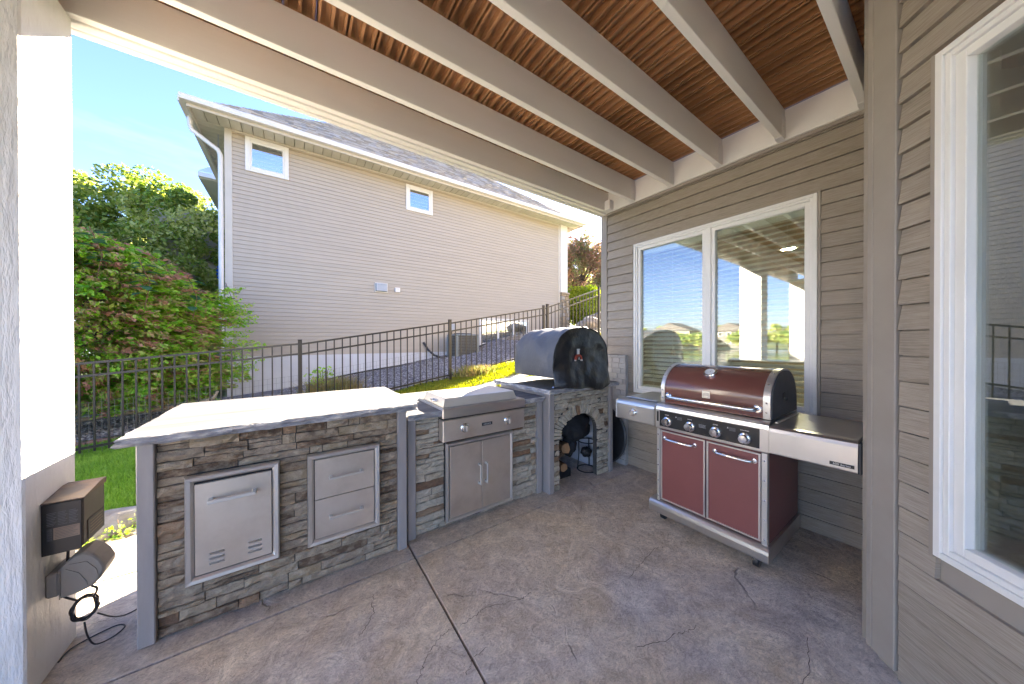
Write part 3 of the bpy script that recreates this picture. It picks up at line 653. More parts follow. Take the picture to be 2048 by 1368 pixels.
def slabtop(name, x0, x1, y0, y1, z0, z1, parent, amp=.007, seed=0):
    """stone slab: smooth top, cleft edges"""
    per = []; st = .018
    def run(a, b_):
        n = max(2, int((Vector(b_) - Vector(a)).length / st)); return [(a[0] + (b_[0] - a[0]) * i / n, a[1] + (b_[1] - a[1]) * i / n) for i in range(n)]
    per = run((x0, y0), (x1, y0)) + run((x1, y0), (x1, y1)) + run((x1, y1), (x0, y1)) + run((x0, y1), (x0, y0))
    cx, cy = (x0 + x1) / 2, (y0 + y1) / 2; n = len(per); rows = [(z1, -.003), (z1 - .004, 0), (z1 - (z1 - z0) * .35, .002), (z1 - (z1 - z0) * .65, -.001), (z0 + .003, -.004), (z0, -.010)]
    mb = MB()
    vs = []
    for k, (z, o) in enumerate(rows):
        for (px, py) in per:
            nx_ = (px - x0 < 1e-6) * -1 + (x1 - px < 1e-6) * 1; ny_ = (py - y0 < 1e-6) * -1 + (y1 - py < 1e-6) * 1
            dd = o + amp * noise.noise(Vector((px * 22 + seed, py * 22, z * 60))) * (1.0 if k else .45) + amp * .8 * noise.noise(Vector((px * 5 + seed, py * 5, k * .8)))
            vs.append((px + nx_ * dd, py + ny_ * dd, z + (amp * .25 * noise.noise(Vector((px * 16, py * 16, k))) if k else 0)))
    fs = []
    for k in range(len(rows) - 1):
        for i in range(n): fs.append((k * n + i, k * n + (i + 1) % n, (k + 1) * n + (i + 1) % n, (k + 1) * n + i))
    mb.cur = 1; mb.add(vs, fs); mb.cur = 0
    mb.add(vs[:n], [list(range(n))]); mb.cur = 1; mb.add(vs[-n:], [list(range(n))[::-1]])
    return mb.build(name, [M['slab'], M['slab_edge']], parent)
FY = lambda y: (lambda s, d, z: (s, y - d, z))
FX = lambda x: (lambda s, d, z: (x + d, s, z))    # facing +x
FXm = lambda x: (lambda s, d, z: (x - d, s, z))   # facing -x
def counter(x0, x1, yf, yb, h, holes, mat, seed, rust, label, legw=(.055, .055), block=None, slab=None, overhang=0):
    c = empty('stone_counter', ((x0 + x1) / 2, (yf + yb) / 2, 0), label, 'counter', 'stone faced outdoor kitchen counters')
    ht = h - .042
    # core behind the veneer with openings left out is not needed: panels cover the openings
    if block is None:
        MB().box(x0 + .004, x1 - .004, yf + .035, yb, .0, ht - .003).build('core', M['mortar'], c)
    for xa, xb in ((x0, x0 + legw[0]), (x1 - legw[1], x1)):
        MB().cbox(xa, xb, yf, yb + .005, 0, ht - .001, .004).build('side_panel', M['leg'], c)
    veneer(c, FY(yf + .036), x0 + legw[0] + .001, x1 - legw[1] - .001, .004, ht - .002, holes, mat, seed, rust, block)
    slabtop('countertop', slab[0], slab[1], slab[2], slab[3], h - .04, h, c, amp=.013, seed=seed)
    return c
# left counter
c1 = counter(-.568, .595, 2.040, 2.62, .942, [(-.415, -.068, .221, .720), (.056, .425, .221, .720)], M['stoneA'], 11, .07,
             'widest stone counter, left of the griddle, with trash door and two drawers', slab=(-.607, .655, 1.985, 2.905))
def bevel_frame(name, x0, x1, z0, z1, yb, yo, wd, mat, parent):
    """picture-frame moulding with a sloped face, standing from y=yb out to y=yo"""
    mb = MB(); prof = [(0, yb), (0.0, yo + .008), (.006, yo), (wd - .010, yo + .002), (wd, yo + .012), (wd, yb)]
    cs = [(x0, z0), (x1, z0), (x1, z1), (x0, z1)]; sg = [(1, 1), (-1, 1), (-1, -1), (1, -1)]
    vs = []; n = len(prof)
    for (cx, cz), (sx, sz) in zip(cs, sg):
        for w_, y in prof: vs.append((cx + sx * w_, y, cz + sz * w_))
    fs = []
    for k in range(4):
        for i in range(n): fs.append((k * n + i, k * n + (i + 1) % n, ((k + 1) % 4) * n + (i + 1) % n, ((k + 1) % 4) * n + i))
    mb.add(vs, fs); return mb.build(name, mat, parent)
def barhandle(x0, x1, z, y, parent, vertical=False, r=.007, out=.035, sq=True, name='handle'):
    mb = MB()
    if vertical:
        mb.cbox(x0 - r, x0 + r, y - out - r, y - out + r, z[0], z[1], .003)
        for zz in (z[0] + .008, z[1] - .008): mb.cbox(x0 - r, x0 + r, y - out + r, y, zz - .008, zz + .008, .002)
    else:
        mb.cbox(x0, x1, y - out - r * .7, y - out + r * .7, z - r, z + r, .003)
        for xx in (x0 + .009, x1 - .009): mb.cbox(xx - .009, xx + .009, y - out + r * .7, y, z - r * .95, z + r * .95, .002)
    return mb.build(name, M['steel_lid'], parent)
bevel_frame('door_frame', -.416, -.067, .219, .722, 2.045, 2.012, .030, M['steel_frame'], c1)
mb = MB(); mb.cbox(-.383, -.100, 2.018, 2.030, .256, .682, .002); dr = mb.build('access_door', M['steel_warm'], c1)
MB().box(-.387, -.096, 2.031, 2.04, .252, .686).build('door_gap', M['black'], dr)
barhandle(-.335, -.158, .600, 2.018, dr, r=.009, out=.034)
for bx in (-.335, -.195):
    for kk in range(3):
        zz = .300 + kk * .024; mb = MB()
        vs = []; n = 8
        for i in range(n + 1):
            t = i / n; wv = sin(pi * t) ** .5; vs += [(bx + .055 * t, 2.0178, zz), (bx + .055 * t, 2.0178 - .009 * wv, zz - .002), (bx + .055 * t, 2.0178, zz - .0125)]
        fs = []
        for i in range(n): fs += [(3 * i, 3 * i + 1, 3 * i + 4, 3 * i + 3), (3 * i + 1, 3 * i + 2, 3 * i + 5, 3 * i + 4)]
        mb.smooth = False; mb.add(vs, fs); mb.build('louvre', M['steel'], dr, recalc=False)
bevel_frame('drawer_frame', .055, .426, .219, .722, 2.045, 2.012, .030, M['steel_frame'], c1)
for za, zb in ((.253, .467), (.470, .690)):
    mb = MB(); mb.cbox(.089, .393, 2.018, 2.030, za, zb, .002); dw = mb.build('drawer', M['steel_warm'], c1)
    barhandle(.155, .330, (za + zb) / 2 + .004, 2.018, dw, r=.006, out=.034)
MB().box(.085, .397, 2.031, 2.04, .249, .694).build('drawer_recess', M['black'], c1)
# griddle counter
c2 = counter(.618, 1.800, 2.098, 2.66, .860, [(.842, 1.556, .630, .86), (.884, 1.464, .040, .612)], M['stoneB'], 23, .12,
             'lower stone counter in the middle holding the steel griddle over twin doors', slab=(.606, 1.79, 2.045, 2.93))
bevel_frame('door_frame', .884, 1.464, .042, .612, 2.10, 2.070, .026, M['steel_frame'], c2)
for xa, xb, hx in ((.912, 1.172, 1.145), (1.176, 1.436, 1.203)):
    mb = MB(); mb.cbox(xa, xb, 2.074, 2.086, .070, .584, .002); d_ = mb.build('cabinet_door', M['steel_warm'], c2)
    barhandle(hx, hx, (.262, .418), 2.074, d_, vertical=True, r=.0065, out=.034)
MB().box(.90, 1.45, 2.088, 2.095, .06, .6).build('door_gap', M['black'], c2)
# griddle (drops into the counter)
gr = empty('griddle', (1.2, 2.3, .86), 'built-in stainless steel gas griddle with flat closed lid and two knobs', 'griddle')
mb = MB(); mb.cbox(.842, 1.556, 2.036, 2.12, .636, .790, .006); cp = mb.build('control_panel', M['steel_warm'], gr)
mb = MB(); mb.cbox(.842, 1.556, 2.050, 2.12, .792, .800, .001); mb.build('drip_gap', M['black'], gr)
mb = MB(); mb.cbox(.838, 1.560, 2.030, 2.56, .801, .872, .008); mb.build('griddle_body', M['steel'], gr)
for kx in (1.010, 1.385):
    mb = MB(); mb.lathe([(.034, 0), (.034, .004), (.029, .008), (.027, .009)], (kx, 2.036, .718), (0, -1, 0), 28); kb = mb.build('knob', M['chrome'], gr)
    mb = MB(); mb.lathe([(.025, 0), (.025, .012), (.022, .020), (.001, .021)], (kx, 2.027, .718), (0, -1, 0), 28); mb.cbox(kx - .006, kx + .006, 1.992, 2.010, .697, .739, .002); mb.build('knob_grip', M['steel'], kb)
mb = MB(); mb.cbox(1.150, 1.240, 2.030, 2.0358, .708, .730, .001); bd = mb.build('badge', M['black'], gr)
textobj('badge_lettering', 'HEIVATE', .017, M['white_print'], bd, Matrix.Translation(Vector((1.195, 2.0296, .7185)) - gr.location) @ Matrix.Rotation(pi / 2, 4, 'X'))
mb = MB()  # lid: shallow tray with sloping sides
lo = [(.862, 2.075), (1.500, 2.075), (1.500, 2.49), (.862, 2.49)]; hi = [(.880, 2.094), (1.482, 2.094), (1.482, 2.47), (.880, 2.47)]
vs = [(x, y, .874) for x, y in lo] + [(x, y, .878) for x, y in lo] + [(x, y, .934) for x, y in hi] + [((x - 1.18) * .985 + 1.18, (y - 2.28) * .97 + 2.28, .937) for x, y in hi]
fs = [(3, 2, 1, 0), (12, 13, 14, 15)]
for r_ in range(3): fs += [(r_ * 4 + i, r_ * 4 + (i + 1) % 4, r_ * 4 + 4 + (i + 1) % 4, r_ * 4 + 4 + i) for i in range(4)]
mb.add(vs, fs); lid = mb.build('lid', M['steel_lid'], gr)
mb = MB(); mb.tube([(.872, 2.20, .905), (.850, 2.20, .905), (.842, 2.21, .905), (.842, 2.27, .905), (.850, 2.28, .905), (.872, 2.28, .905)], .007, 8); mb.build('lid_handle', M['chrome'], lid)
# oven counter with an arched niche
AX, AR, AS, AT = 2.216, .258, .465, .19       # centre x, half width, spring height, rise
def archz(x):
    t = (x - AX) / AR; return AS + AT * sqrt(max(0, 1 - t * t)) if abs(t) < 1 else 0
RO = .088
def block(p0, p1, z, zt):
    zm = (z + zt) / 2
    if zm < AS - .02: hw = AR
    elif zm < AS + AT + RO - .004: hw = (AR + RO) * sqrt(max(0, 1 - ((zm - AS) / (AT + RO)) ** 2)); 
    else: return [(p0, p1)]
    return [(p0, min(p1, AX - hw)), (max(p0, AX + hw), p1)]
c3 = counter(1.815, 2.690, 2.020, 2.80, .925, [], M['stoneB'], 37, .07,
             'stone counter with arched firewood niche under the covered oven', legw=(.058, .048), block=block, slab=(1.772, 2.735, 1.972, 2.86))
mb = MB(); ring = [(AX - AR, 0)] + [(AX - AR * cos(pi * k / 24), AS + AT * sin(pi * k / 24)) for k in range(25)] + [(AX + AR, 0)]
xa, xb, zt = 1.87, 2.645, .878
outer = [(xa, 0)] + [(xa, zt)] * 1 + [(xa + (xb - xa) * k / 22, zt) for k in range(23)] + [(xb, zt), (xb, 0)]
n = len(ring); m_ = min(n, len(outer))
V = [(x, 2.052, z) for x, z in ring] + [(x, 2.052, z) for x, z in outer[:n]] + [(x, 2.10, z) for x, z in ring] + [(x, 2.10, z) for x, z in outer[:n]]
F_ = [(i, i + 1, n + i + 1, n + i) for i in range(n - 1)] + [(i, 2 * n + i, 2 * n + i + 1, i + 1) for i in range(n - 1)] + [(2 * n + i, 3 * n + i, 3 * n + i + 1, 2 * n + i + 1) for i in range(n - 1)]
mb.add(V, F_); mb.build('core', M['mortar'], c3)
mb = MB(); mb.box(2.612, 2.630, 2.101, 2.78, 0, .87); mb.box(AX - AR - .06, AX - AR - .04, 2.101, 2.78, 0, .87); mb.box(AX - AR - .04, 2.612, 2.76, 2.78, 0, .87); mb.box(AX - AR - .06, 2.630, 2.101, 2.78, .8705, .88); mb.build('niche_lining', M['niche'], c3)
mb = MB(); mb.add([(AX + AR + (.004 + .006 * noise.noise(Vector((0, 0, z * 25)))), y, z) for z in [k * .035 for k in range(14)] for y in (2.056, 2.10)], [(2 * k, 2 * k + 1, 2 * k + 3, 2 * k + 2) for k in range(13)]); mb.build('niche_edge', M['niche'], c3, recalc=False)
rs = random.Random(5); nA = 25
for k in range(nA):
    t0, t1 = pi * k / nA, pi * (k + 1) / nA; g = .012
    do, mt = rs.uniform(.022, .045), (M['stoneR'] if k == 11 else M['stoneB']); ro = RO * rs.uniform(.86, 1.12)
    pts = []
    for t, rr in ((t0 + g, 0), (t1 - g, 0), (t1 - g, ro), ((t0 + t1) / 2, ro * 1.04), (t0 + g, ro)):
        pts.append((AX - (AR + rr) * cos(t), AS + (AT + rr) * sin(t)))
    mb = MB(); vv = [(x, 2.056 - do * rs.uniform(.75, 1.1), z) for x, z in pts] + [(x, 2.075, z) for x, z in pts]
    mb.add(vv, [(0, 1, 2, 3, 4)] + [(i, i + 5, (i + 1) % 5 + 5, (i + 1) % 5) for i in range(5)]); mb.build('arch_stone', mt, c3)
# covered pizza oven
ov = empty('covered_oven', (2.235, 2.37, .925), 'pizza oven under a grey and black fitted vinyl cover on the arched counter', 'covered oven')
def coverpt(u, v):
    """u along the arch 0..1 (left hem over the top to right hem), v depth 0..1"""
    a = pi * (1.10 - 1.20 * u); ca, sa = cos(a), sin(a); e = 2 / 2.35
    y = 2.025 + v * .72
    hw = .392 - .03 * (1 - sin(pi * min(1, v * .9 + .1))) - (.10 * max(0, v - .8) / .2 if v > .8 else 0)
    hh = .335 - (.06 * ((v - .75) / .25) ** 2 if v > .75 else 0)
    x = 2.236 + hw * math.copysign(abs(ca) ** e, ca); z = 1.135 + hh * math.copysign(abs(sa) ** e, sa)
    z = max(z, .931 + .006 * noise.noise(Vector((u * 30, v * 14, 1))))
    wr = .012 * noise.noise(Vector((u * 7 + 3, v * 6, 0))) + .022 * noise.noise(Vector((x * 11, y * 11 + z * 9, 4))) * max(0, 1.3 - z) / .3 + .012 * noise.noise(Vector((u * 3, v * 14 - u * 9, 9)))
    return Vector((x + wr * ca, y, z + wr * max(sa, 0)))
NU, NV = 56, 22; mb = MB(); mb.smooth = True; vs = [coverpt(i / NU, j / NV) for j in range(NV + 1) for i in range(NU + 1)]
mb.add(vs, [(j * (NU + 1) + i, j * (NU + 1) + i + 1, (j + 1) * (NU + 1) + i + 1, (j + 1) * (NU + 1) + i) for j in range(NV) for i in range(NU)])
bk = [coverpt(i / NU, 1) for i in range(NU + 1)]; mb.add(bk + [Vector((2.236, 2.76, 1.1))], [(i, i + 1, NU + 1) for i in range(NU)]); mb.build('cover_body', M['cover_g'], ov)
# front panel: columns from the arch edge down to a sagging hem that hangs over the slab
NC, NR = 48, 30; mb = MB(); mb.smooth = True; vs = []
edge = [coverpt(i / 200, 0) for i in range(201)]; ex = [p.x for p in edge]; xl, xr = min(ex) , max(ex)
def topedge(x):
    best = max((p.z for p in edge if abs(p.x - x) < .012 and p.z > 1.10), default=1.12); return best
for i in range(NC + 1):
    u = i / NC; c_ = -cos(pi * u); x = 2.236 + (xr - xl) / 2 * .996 * c_
    e = 2 / 2.35; zt = 1.135 + .335 * max(0, 1 - abs(c_) ** 2.35) ** (1 / 2.35)
    zb = .940 - .058 * math.exp(-((x - 2.40) / .17) ** 2) - .020 * math.exp(-((x - 2.1) / .12) ** 2)
    for j in range(NR + 1):
        t = j / NR; z = zt + (zb - zt) * t
        f1 = noise.noise(Vector((x * 4.2 + 2, z * 3.4, 1))); f2 = noise.noise(Vector((x * 11, z * 8 - x * 7, 7)))
        ridge = (1 - abs(noise.noise(Vector((x * 5 - z * 4, z * 5 + x * 3, 11)))) * 2.2)
        sd = 1 - abs(c_) ** 6; kf = 1 - .93 * math.exp(-((x - 2.152) ** 2 + (z - 1.21) ** 2) / .011); f1 *= kf; f2 *= kf; ridge *= kf
        y = 2.022 - sd * (.012 * min(1, t * 6) + .022 * f1 * min(1, t * 4) + .010 * f2 * min(1, t * 4) + .010 * ridge * min(1, t * 3)) - .062 * smooth01((t - .45) / .5) * (.35 + .65 * sd)
        if j == 0: y = 2.024
        vs.append((x, y, z))
mb.add(vs, [(i * (NR + 1) + j, i * (NR + 1) + j + 1, (i + 1) * (NR + 1) + j + 1, (i + 1) * (NR + 1) + j) for i in range(NC) for j in range(NR)])
ov_f = mb.build('cover_front', M['cover_b'], ov)
hem = [vs[i * (NR + 1) + NR] for i in range(NC + 1)]; mb = MB(); mb.tube(hem, .006, 6); mb.build('hem', M['cover_b'], ov_f)
# seam piping where grey meets black
mb = MB(); mb.tube([coverpt(i / NU, 0) + Vector((0, -.004, .0)) for i in range(2, NU - 1)], .005, 6); mb.build('seam_piping', M['cover_b'], ov)
mb = MB(); mb.lathe([(.018, 0), (.02, .012), (.012, .018)], (1.868, 2.02, .9252), n=16); mb.build('oven_foot', M['chrome'], ov)
mb = MB(); A_ = [(2.152 + .047 * cos(pi - pi * k / 14), 1.172 + .050 * sin(pi * k / 14)) for k in range(15)]; B_ = [(2.152 + .024 * cos(pi - pi * k / 14), 1.172 + .030 * sin(pi * k / 14)) for k in range(15)]
def onfront(x, z, lift=.0035):
    best = min((v for v in FRV), key=lambda v: (v[0] - x) ** 2 + (v[2] - z) ** 2); return (x, best[1] - lift, z)
FRV = [tuple(v.co + ov.location) for v in ov_f.data.vertices]
yl = min(onfront(x, z)[1] for x, z in [(2.10 + .012 * i_, 1.15 + .012 * j_) for i_ in range(9) for j_ in range(11)]) - .003
vs = [(x, yl, z) for x, z in A_] + [(x, yl, z) for x, z in B_] + [(x, yl + .02, z) for x, z in A_]
mb.add(vs, [(i, i + 1, 15 + i + 1, 15 + i) for i in range(14)] + [(i, 30 + i, 31 + i, i + 1) for i in range(14)]); em = mb.build('oven_emblem', M['red_logo'], ov)
mb = MB(); mb.cbox(2.144, 2.160, yl - .001, yl + .02, 1.222, 1.262, .001); mb.cbox(2.139, 2.165, yl - .002, yl + .02, 1.262, 1.272, .001)
mb.cbox(2.104, 2.116, yl - .001, yl + .02, 1.160, 1.172, .001); mb.cbox(2.188, 2.200, yl - .001, yl + .02, 1.160, 1.172, .001)
mb.add([(2.143, yl - .001, 1.173), (2.161, yl - .001, 1.173), (2.160, yl - .001, 1.186), (2.152, yl - .001, 1.200), (2.145, yl - .001, 1.186)], [(0, 1, 2, 3, 4)]); mb.build('emblem_detail', M['white_print'], em)
# things in the niche
def blob(name, c, r, mat, seed, stretch=(1, 1, 1), amp=.35, parent=None, sub=4, fr=3):
    bm = bmesh.new(); bmesh.ops.create_icosphere(bm, subdivisions=sub, radius=1)
    for v in bm.verts:
        p = v.co.copy(); k = 1 + amp * noise.noise(p * fr * .6 + Vector((seed, 0, 0))) + amp * .4 * noise.noise(p * fr * 2 + Vector((seed, 5, 0)))
        v.co = Vector((p.x * r * stretch[0] * k, p.y * r * stretch[1] * k, p.z * r * stretch[2] * k))
    me = bpy.data.meshes.new(name); bm.to_mesh(me); bm.free(); me.polygons.foreach_set('use_smooth', [True] * len(me.polygons))
    return link(name, me, mat, parent, loc=c)
tag(blob('cloth_bundle', (2.330, 2.215, .480), .19, M['cloth'], 3, (1.12, .5, .76), .30), 'crumpled black cloth bundle stuffed in the arched niche', 'cloth')
tag(blob('cloth_bag', (2.27, 2.23, .30), .080, M['cloth'], 8, (.95, .8, 1.35), .3), 'small black sack hanging below the cloth bundle in the niche', 'bag')
def log(c, ln, r, rot, lab):
    o = empty('firewood_log', c, lab, 'firewood', 'firewood logs in the niche'); o.rotation_euler = rot
    mb = MB(); n = 9; rr = [r * random.uniform(.85, 1.15) for _ in range(n)]
    vs = [(x, cos(2 * pi * k / n) * rr[k], sin(2 * pi * k / n) * rr[k]) for x in (-ln / 2, ln / 2) for k in range(n)]
    mb.add(vs, [(k, (k + 1) % n, n + (k + 1) % n, n + k) for k in range(n)]); mb.build('bark', M['bark'], o, org=(0, 0, 0))
    for e_ in (0, 1): mb = MB(); mb.add([(x * 1.001, y, z) for x, y, z in vs[e_ * n:(e_ + 1) * n]] , [list(range(n))]); mb.build('cut_end', M['cutwood'], o, org=(0, 0, 0))
random.seed(9)
log((2.165, 2.27, .295), .26, .050, (0, .1, 1.35), 'upper firewood log with orange cut end left of the cloth bag')
log((2.235, 2.27, .215), .26, .026, (0, -.15, .15), 'thin split firewood log lying across under the cloth bag')
log((2.135, 2.28, .122), .26, .040, (0, 0, 1.45), 'bottom firewood log at the left side of the niche floor')
log((2.36, 2.42, .23), .22, .028, (.4, -.1, .2), 'short split firewood log behind the iron stand')
MB_ = MB(); MB_.box(2.06, 2.25, 2.19, 2.6, 0, .078)
tag(MB_.build('log_crate', M['black']), 'low black crate on the niche floor under the firewood', 'crate')
st = empty('iron_stand', (2.50, 2.20, 0), 'black wrought iron ring stand with three legs on the niche floor', 'stand')
mb = MB(); ringp = [(2.50 + .088 * cos(2 * pi * k / 24), 2.20 + .088 * sin(2 * pi * k / 24), .300) for k in range(24)]; mb.tube(ringp, .006, 6, closed=True); mb.build('top_ring', M['iron'], st)
mb = MB(); ringp = [(2.50 + .10 * cos(2 * pi * k / 24), 2.20 + .10 * sin(2 * pi * k / 24), .008) for k in range(24)]; mb.tube(ringp, .006, 6, closed=True); mb.build('base_ring', M['iron'], st)
for k in range(3):
    a = .5 + 2 * pi * k / 3; mb = MB(); mb.tube([(2.50 + .088 * cos(a), 2.20 + .088 * sin(a), .30), (2.50 + .085 * cos(a), 2.20 + .085 * sin(a), .18), (2.50 + .1 * cos(a), 2.20 + .1 * sin(a), .01)], .0065, 6); mb.build('leg', M['iron'], st)
tag(blob('charcoal_lump', (2.515, 2.225, .175), .062, M['iron'], 14, (1, .8, .8), .3), 'dark rough lump hanging behind the iron stand', 'charcoal')
# round black lid leaning on the wall behind the oven counter
dk = empty('round_lid', (2.83, 2.27, .30), 'large round black disc leaning on the siding right of the arched counter', 'round lid')
mb = MB(); mb.lathe([(.300, 0), (.300, .018), (.294, .022), (.02, .030)], (2.845, 2.27, .30), (-1, -.0, .12), 56); mb.build('disc', M['black'], dk)
mb = MB(); c_ = Vector((2.838, 2.27, .30)); ax = Vector((-1, 0, .12)).normalized(); a_ = Vector((0, 1, 0)); b2 = ax.cross(a_)
mb.tube([c_ + (a_ * cos(2 * pi * k / 56) + b2 * sin(2 * pi * k / 56)) * .302 for k in range(56)], .010, 6, closed=True); mb.build('rim', M['darkgrey'], dk)
# block patterned wall return
rw = empty('block_wall', (2.9, 2.2, 0), 'pale block patterned wall end beside the taupe siding behind the round disc', 'wall')
MB().box(2.925, 2.97, 2.03, 2.40, 0, 1.185).build('backing', M['retain'], rw)
rs = random.Random(2); z = 0.0
while z < 1.17:
    h = .058; y = 2.024 - (.05 if int(z / .058) % 2 else 0)
    while y < 2.41:
        ln = rs.uniform(.085, .13); a, b_ = max(y, 2.024), min(y + ln, 2.41)
        if b_ - a > .02: MB().cbox(2.912 - rs.uniform(0, .004), 2.9245, a + .002, b_ - .002, z + .002, min(z + h, 1.19) - .002, .003).build('block', M['retain'], rw)
        y += ln
    z += h
mb = MB(); mb.cbox(2.90, 2.975, 2.412, 2.86, 0, 1.09, .004); mb.build('return', M['retain'], rw)
# ------------------------------------------------------------------ gas grill
gg = empty('gas_grill', (2.5, .93, 0), 'dark red and stainless gas grill on casters under the double window', 'gas grill')
FG = FXm(2.2)                      # s = y, d = towards the patio, z
YL, YR = 1.262, .604
mb = MB(); mb.cbox(2.22, 2.80, YR + .002, YL - .002, .165, .70, .003); mb.build('cabinet', M['red'], gg)
for (a, b_) in ((YR, YR + .030), (YL - .022, YL)):
    mb = MB(); mb.cbox(2.196, 2.226, a, b_, .172, .703, .003); cs_ = mb.build('corner_strip', M['steel_frame'], gg)
    for k in range(5):
        m2 = MB(); m2.lathe([(.0055, 0), (.005, .002), (.002, .0035)], (2.196, (a + b_) / 2, .205 + k * .113), (-1, 0, 0), 10); m2.build('rivet', M['chrome'], cs_)
for (a, b_, ha, hb) in ((YR + .034, .926, .668, .878), (.934, YL - .026, 1.000, 1.206)):
    mb = MB(); mb.cbox(2.205, 2.221, a, b_, .184, .692, .002); dr = mb.build('door', M['red'], gg)
    mb = MB(); mb.cbox(2.200, 2.206, a, a + .011, .184, .692, .001); mb.cbox(2.200, 2.206, b_ - .011, b_, .184, .692, .001); mb.cbox(2.200, 2.206, a + .011, b_ - .011, .184, .193, .001); mb.cbox(2.200, 2.206, a + .011, b_ - .011, .683, .692, .001); mb.build('door_trim', M['steel_frame'], dr)
    hz = .640; pts = [(2.205, ha, hz), (2.186, ha + .003, hz), (2.172, ha + .014, hz), (2.166, ha + .03, hz), (2.164, (ha + hb) / 2, hz), (2.166, hb - .03, hz), (2.172, hb - .014, hz), (2.186, hb - .003, hz), (2.205, hb, hz)]
    mb = MB(); mb.tube(pts, .0085, 10); mb.build('handle', M['chrome'], dr)
    mb = MB(); mb.lathe([(.016, 0), (.014, .004)], (2.205, ha, hz), (-1, 0, 0), 14); mb.lathe([(.016, 0), (.014, .004)], (2.205, hb, hz), (-1, 0, 0), 14); mb.build('handle_mount', M['chrome'], dr)
# base tray with rounded front
mb = MB(); prof = [(2.172, .088), (2.168, .10), (2.166, .135), (2.170, .155), (2.182, .168), (2.20, .174), (2.80, .174), (2.80, .088)]
mb.prism(prof, YR - .012, YL + .045, lambda a, p, q: (p, a, q)); mb.build('base_shelf', M['steel'], gg)
for cy, cx in ((1.255, 2.28), (.670, 2.25), (1.255, 2.74), (.670, 2.74)):
    mb = MB(); mb.cbox(cx - .018, cx + .018, cy - .016, cy + .016, .070, .088, .003); mb.cbox(cx - .016, cx + .03, cy - .019, cy - .0165, .024, .07, .001); mb.cbox(cx - .016, cx + .03, cy + .0165, cy + .019, .024, .07, .001); ca_ = mb.build('caster', M['darkgrey'], gg)
    mb = MB(); mb.lathe([(.024, -.017), (.035, -.014), (.036, 0), (.035, .014), (.024, .017)], (cx + .006, cy, .0365), (0, 1, 0), 22); mb.build('wheel', M['black'], ca_)
    mb = MB(); mb.lathe([(.011, -.0185), (.011, .0185)], (cx + .006, cy, .0365), (0, 1, 0), 12); mb.build('hub', M['chrome'], ca_)
# control console with rolled top edge
prof = [(2.193, .706), (2.190, .712), (2.190, .842), (2.194, .864), (2.206, .880), (2.225, .887), (2.74, .889), (2.74, .706)]
mb = MB(); mb.prism(prof, YR - .006, YL + .004, lambda a, p, q: (p, a, q)); con = mb.build('console', M['steel'], gg)
mb = MB(); mb.cbox(2.1875, 2.1899, .640, 1.236, .724, .838, .0008); pn = mb.build('control_panel', M['blackpanel'], gg)
for i, ky in enumerate((1.181, 1.024, .868, .712)):
    mb = MB(); mb.lathe([(.0335, 0), (.0335, .004), (.029, .010), (.024, .012)], (2.1872, ky, .766), (-1, 0, 0), 30); bz = mb.build('knob', M['chrome'], gg)
    mb = MB(); mb.lathe([(.0225, 0), (.0225, .006), (.0225, .0061)], (2.175, ky, .766), (-1, 0, 0), 28); mb.build('knob_collar', M['black'], bz)
    mb = MB(); mb.lathe([(.0235, 0), (.0235, .017), (.021, .021), (.001, .0215)], (2.169, ky, .766), (-1, 0, 0), 30); kk = mb.build('knob_cap', M['chrome'], bz)
RX = Matrix(((0, 0, -1, 0), (-1, 0, 0, 0), (0, 1, 0, 0), (0, 0, 0, 1)))    # text x -> -y, text y -> z, facing -x
def gtext(body, size, y, z, x, mat, par, nm='lettering'):
    return textobj(nm, body, size, mat, par, Matrix.Translation(Vector((x, y, z)) - gg.location) @ RX)
for ky, t in ((1.181, 'BURNER'), (1.024, 'BURNER'), (.868, 'BURNER'), (.712, 'SIDE BURNER')): gtext(t, .0075, ky, .812, 2.1872, M['white_print'], pn)
for ky in (1.105, .788):
    mb = MB(); mb.add([(2.1870, ky + .016, .806), (2.1870, ky + .007, .806), (2.1870, ky + .0115, .815)], [(0, 1, 2)]); mb.build('warning_triangle', M['white_print'], pn, recalc=False)
    for k in range(5): m2 = MB(); m2.box(2.1869, 2.1872, ky - .030, ky + .004, .812 - k * .0045, .8135 - k * .0045); m2.build('print_line', M['label_grey'], pn)
for k in range(3): m2 = MB(); m2.box(2.1869, 2.1872, .925, .967, .792 - k * .008, .7935 - k * .008); m2.build('print_line', M['white_print'], pn)
mb = MB(); mb.cbox(2.1885, 2.1899, 1.243, 1.259, .755, .828, .0005); mb.build('side_label', M['black'], gg)
# side tables
def shelf(y0, y1, x0, nm):
    prof = [(x0 + .003, .716), (x0, .722), (x0, .838), (x0 + .006, .856), (x0 + .020, .866), (x0 + .05, .870), (2.70, .872), (2.70, .85), (x0 + .012, .848), (x0 + .012, .716)]
    mb = MB(); mb.prism(prof, y0, y1, lambda a, p, q: (p, a, q)); sh = mb.build(nm, M['steel'], gg)
    return sh
sl_ = shelf(1.272, 1.592, 2.172, 'side_burner_table'); sr_ = shelf(.258, .592, 2.172, 'side_shelf')
mb = MB(); mb.cbox(2.170, 2.70, 1.592, 1.606, .716, .866, .006); mb.build('end_cap', M['white_trim'] if False else M['steel_frame'], sl_)
mb = MB(); mb.cbox(2.170, 2.70, .244, .2575, .712, .862, .005); mb.build('end_cap', M['darkgrey'], sr_)
mb = MB(); mb.cbox(2.27, 2.66, 1.30, 1.575, .873, .885, .005); mb.build('burner_lid', M['steel'], sl_)
mb = MB(); mb.cbox(2.25, 2.67, .57, .588, .873, .882, .003); mb.build('shelf_rail', M['steel_frame'], sr_)
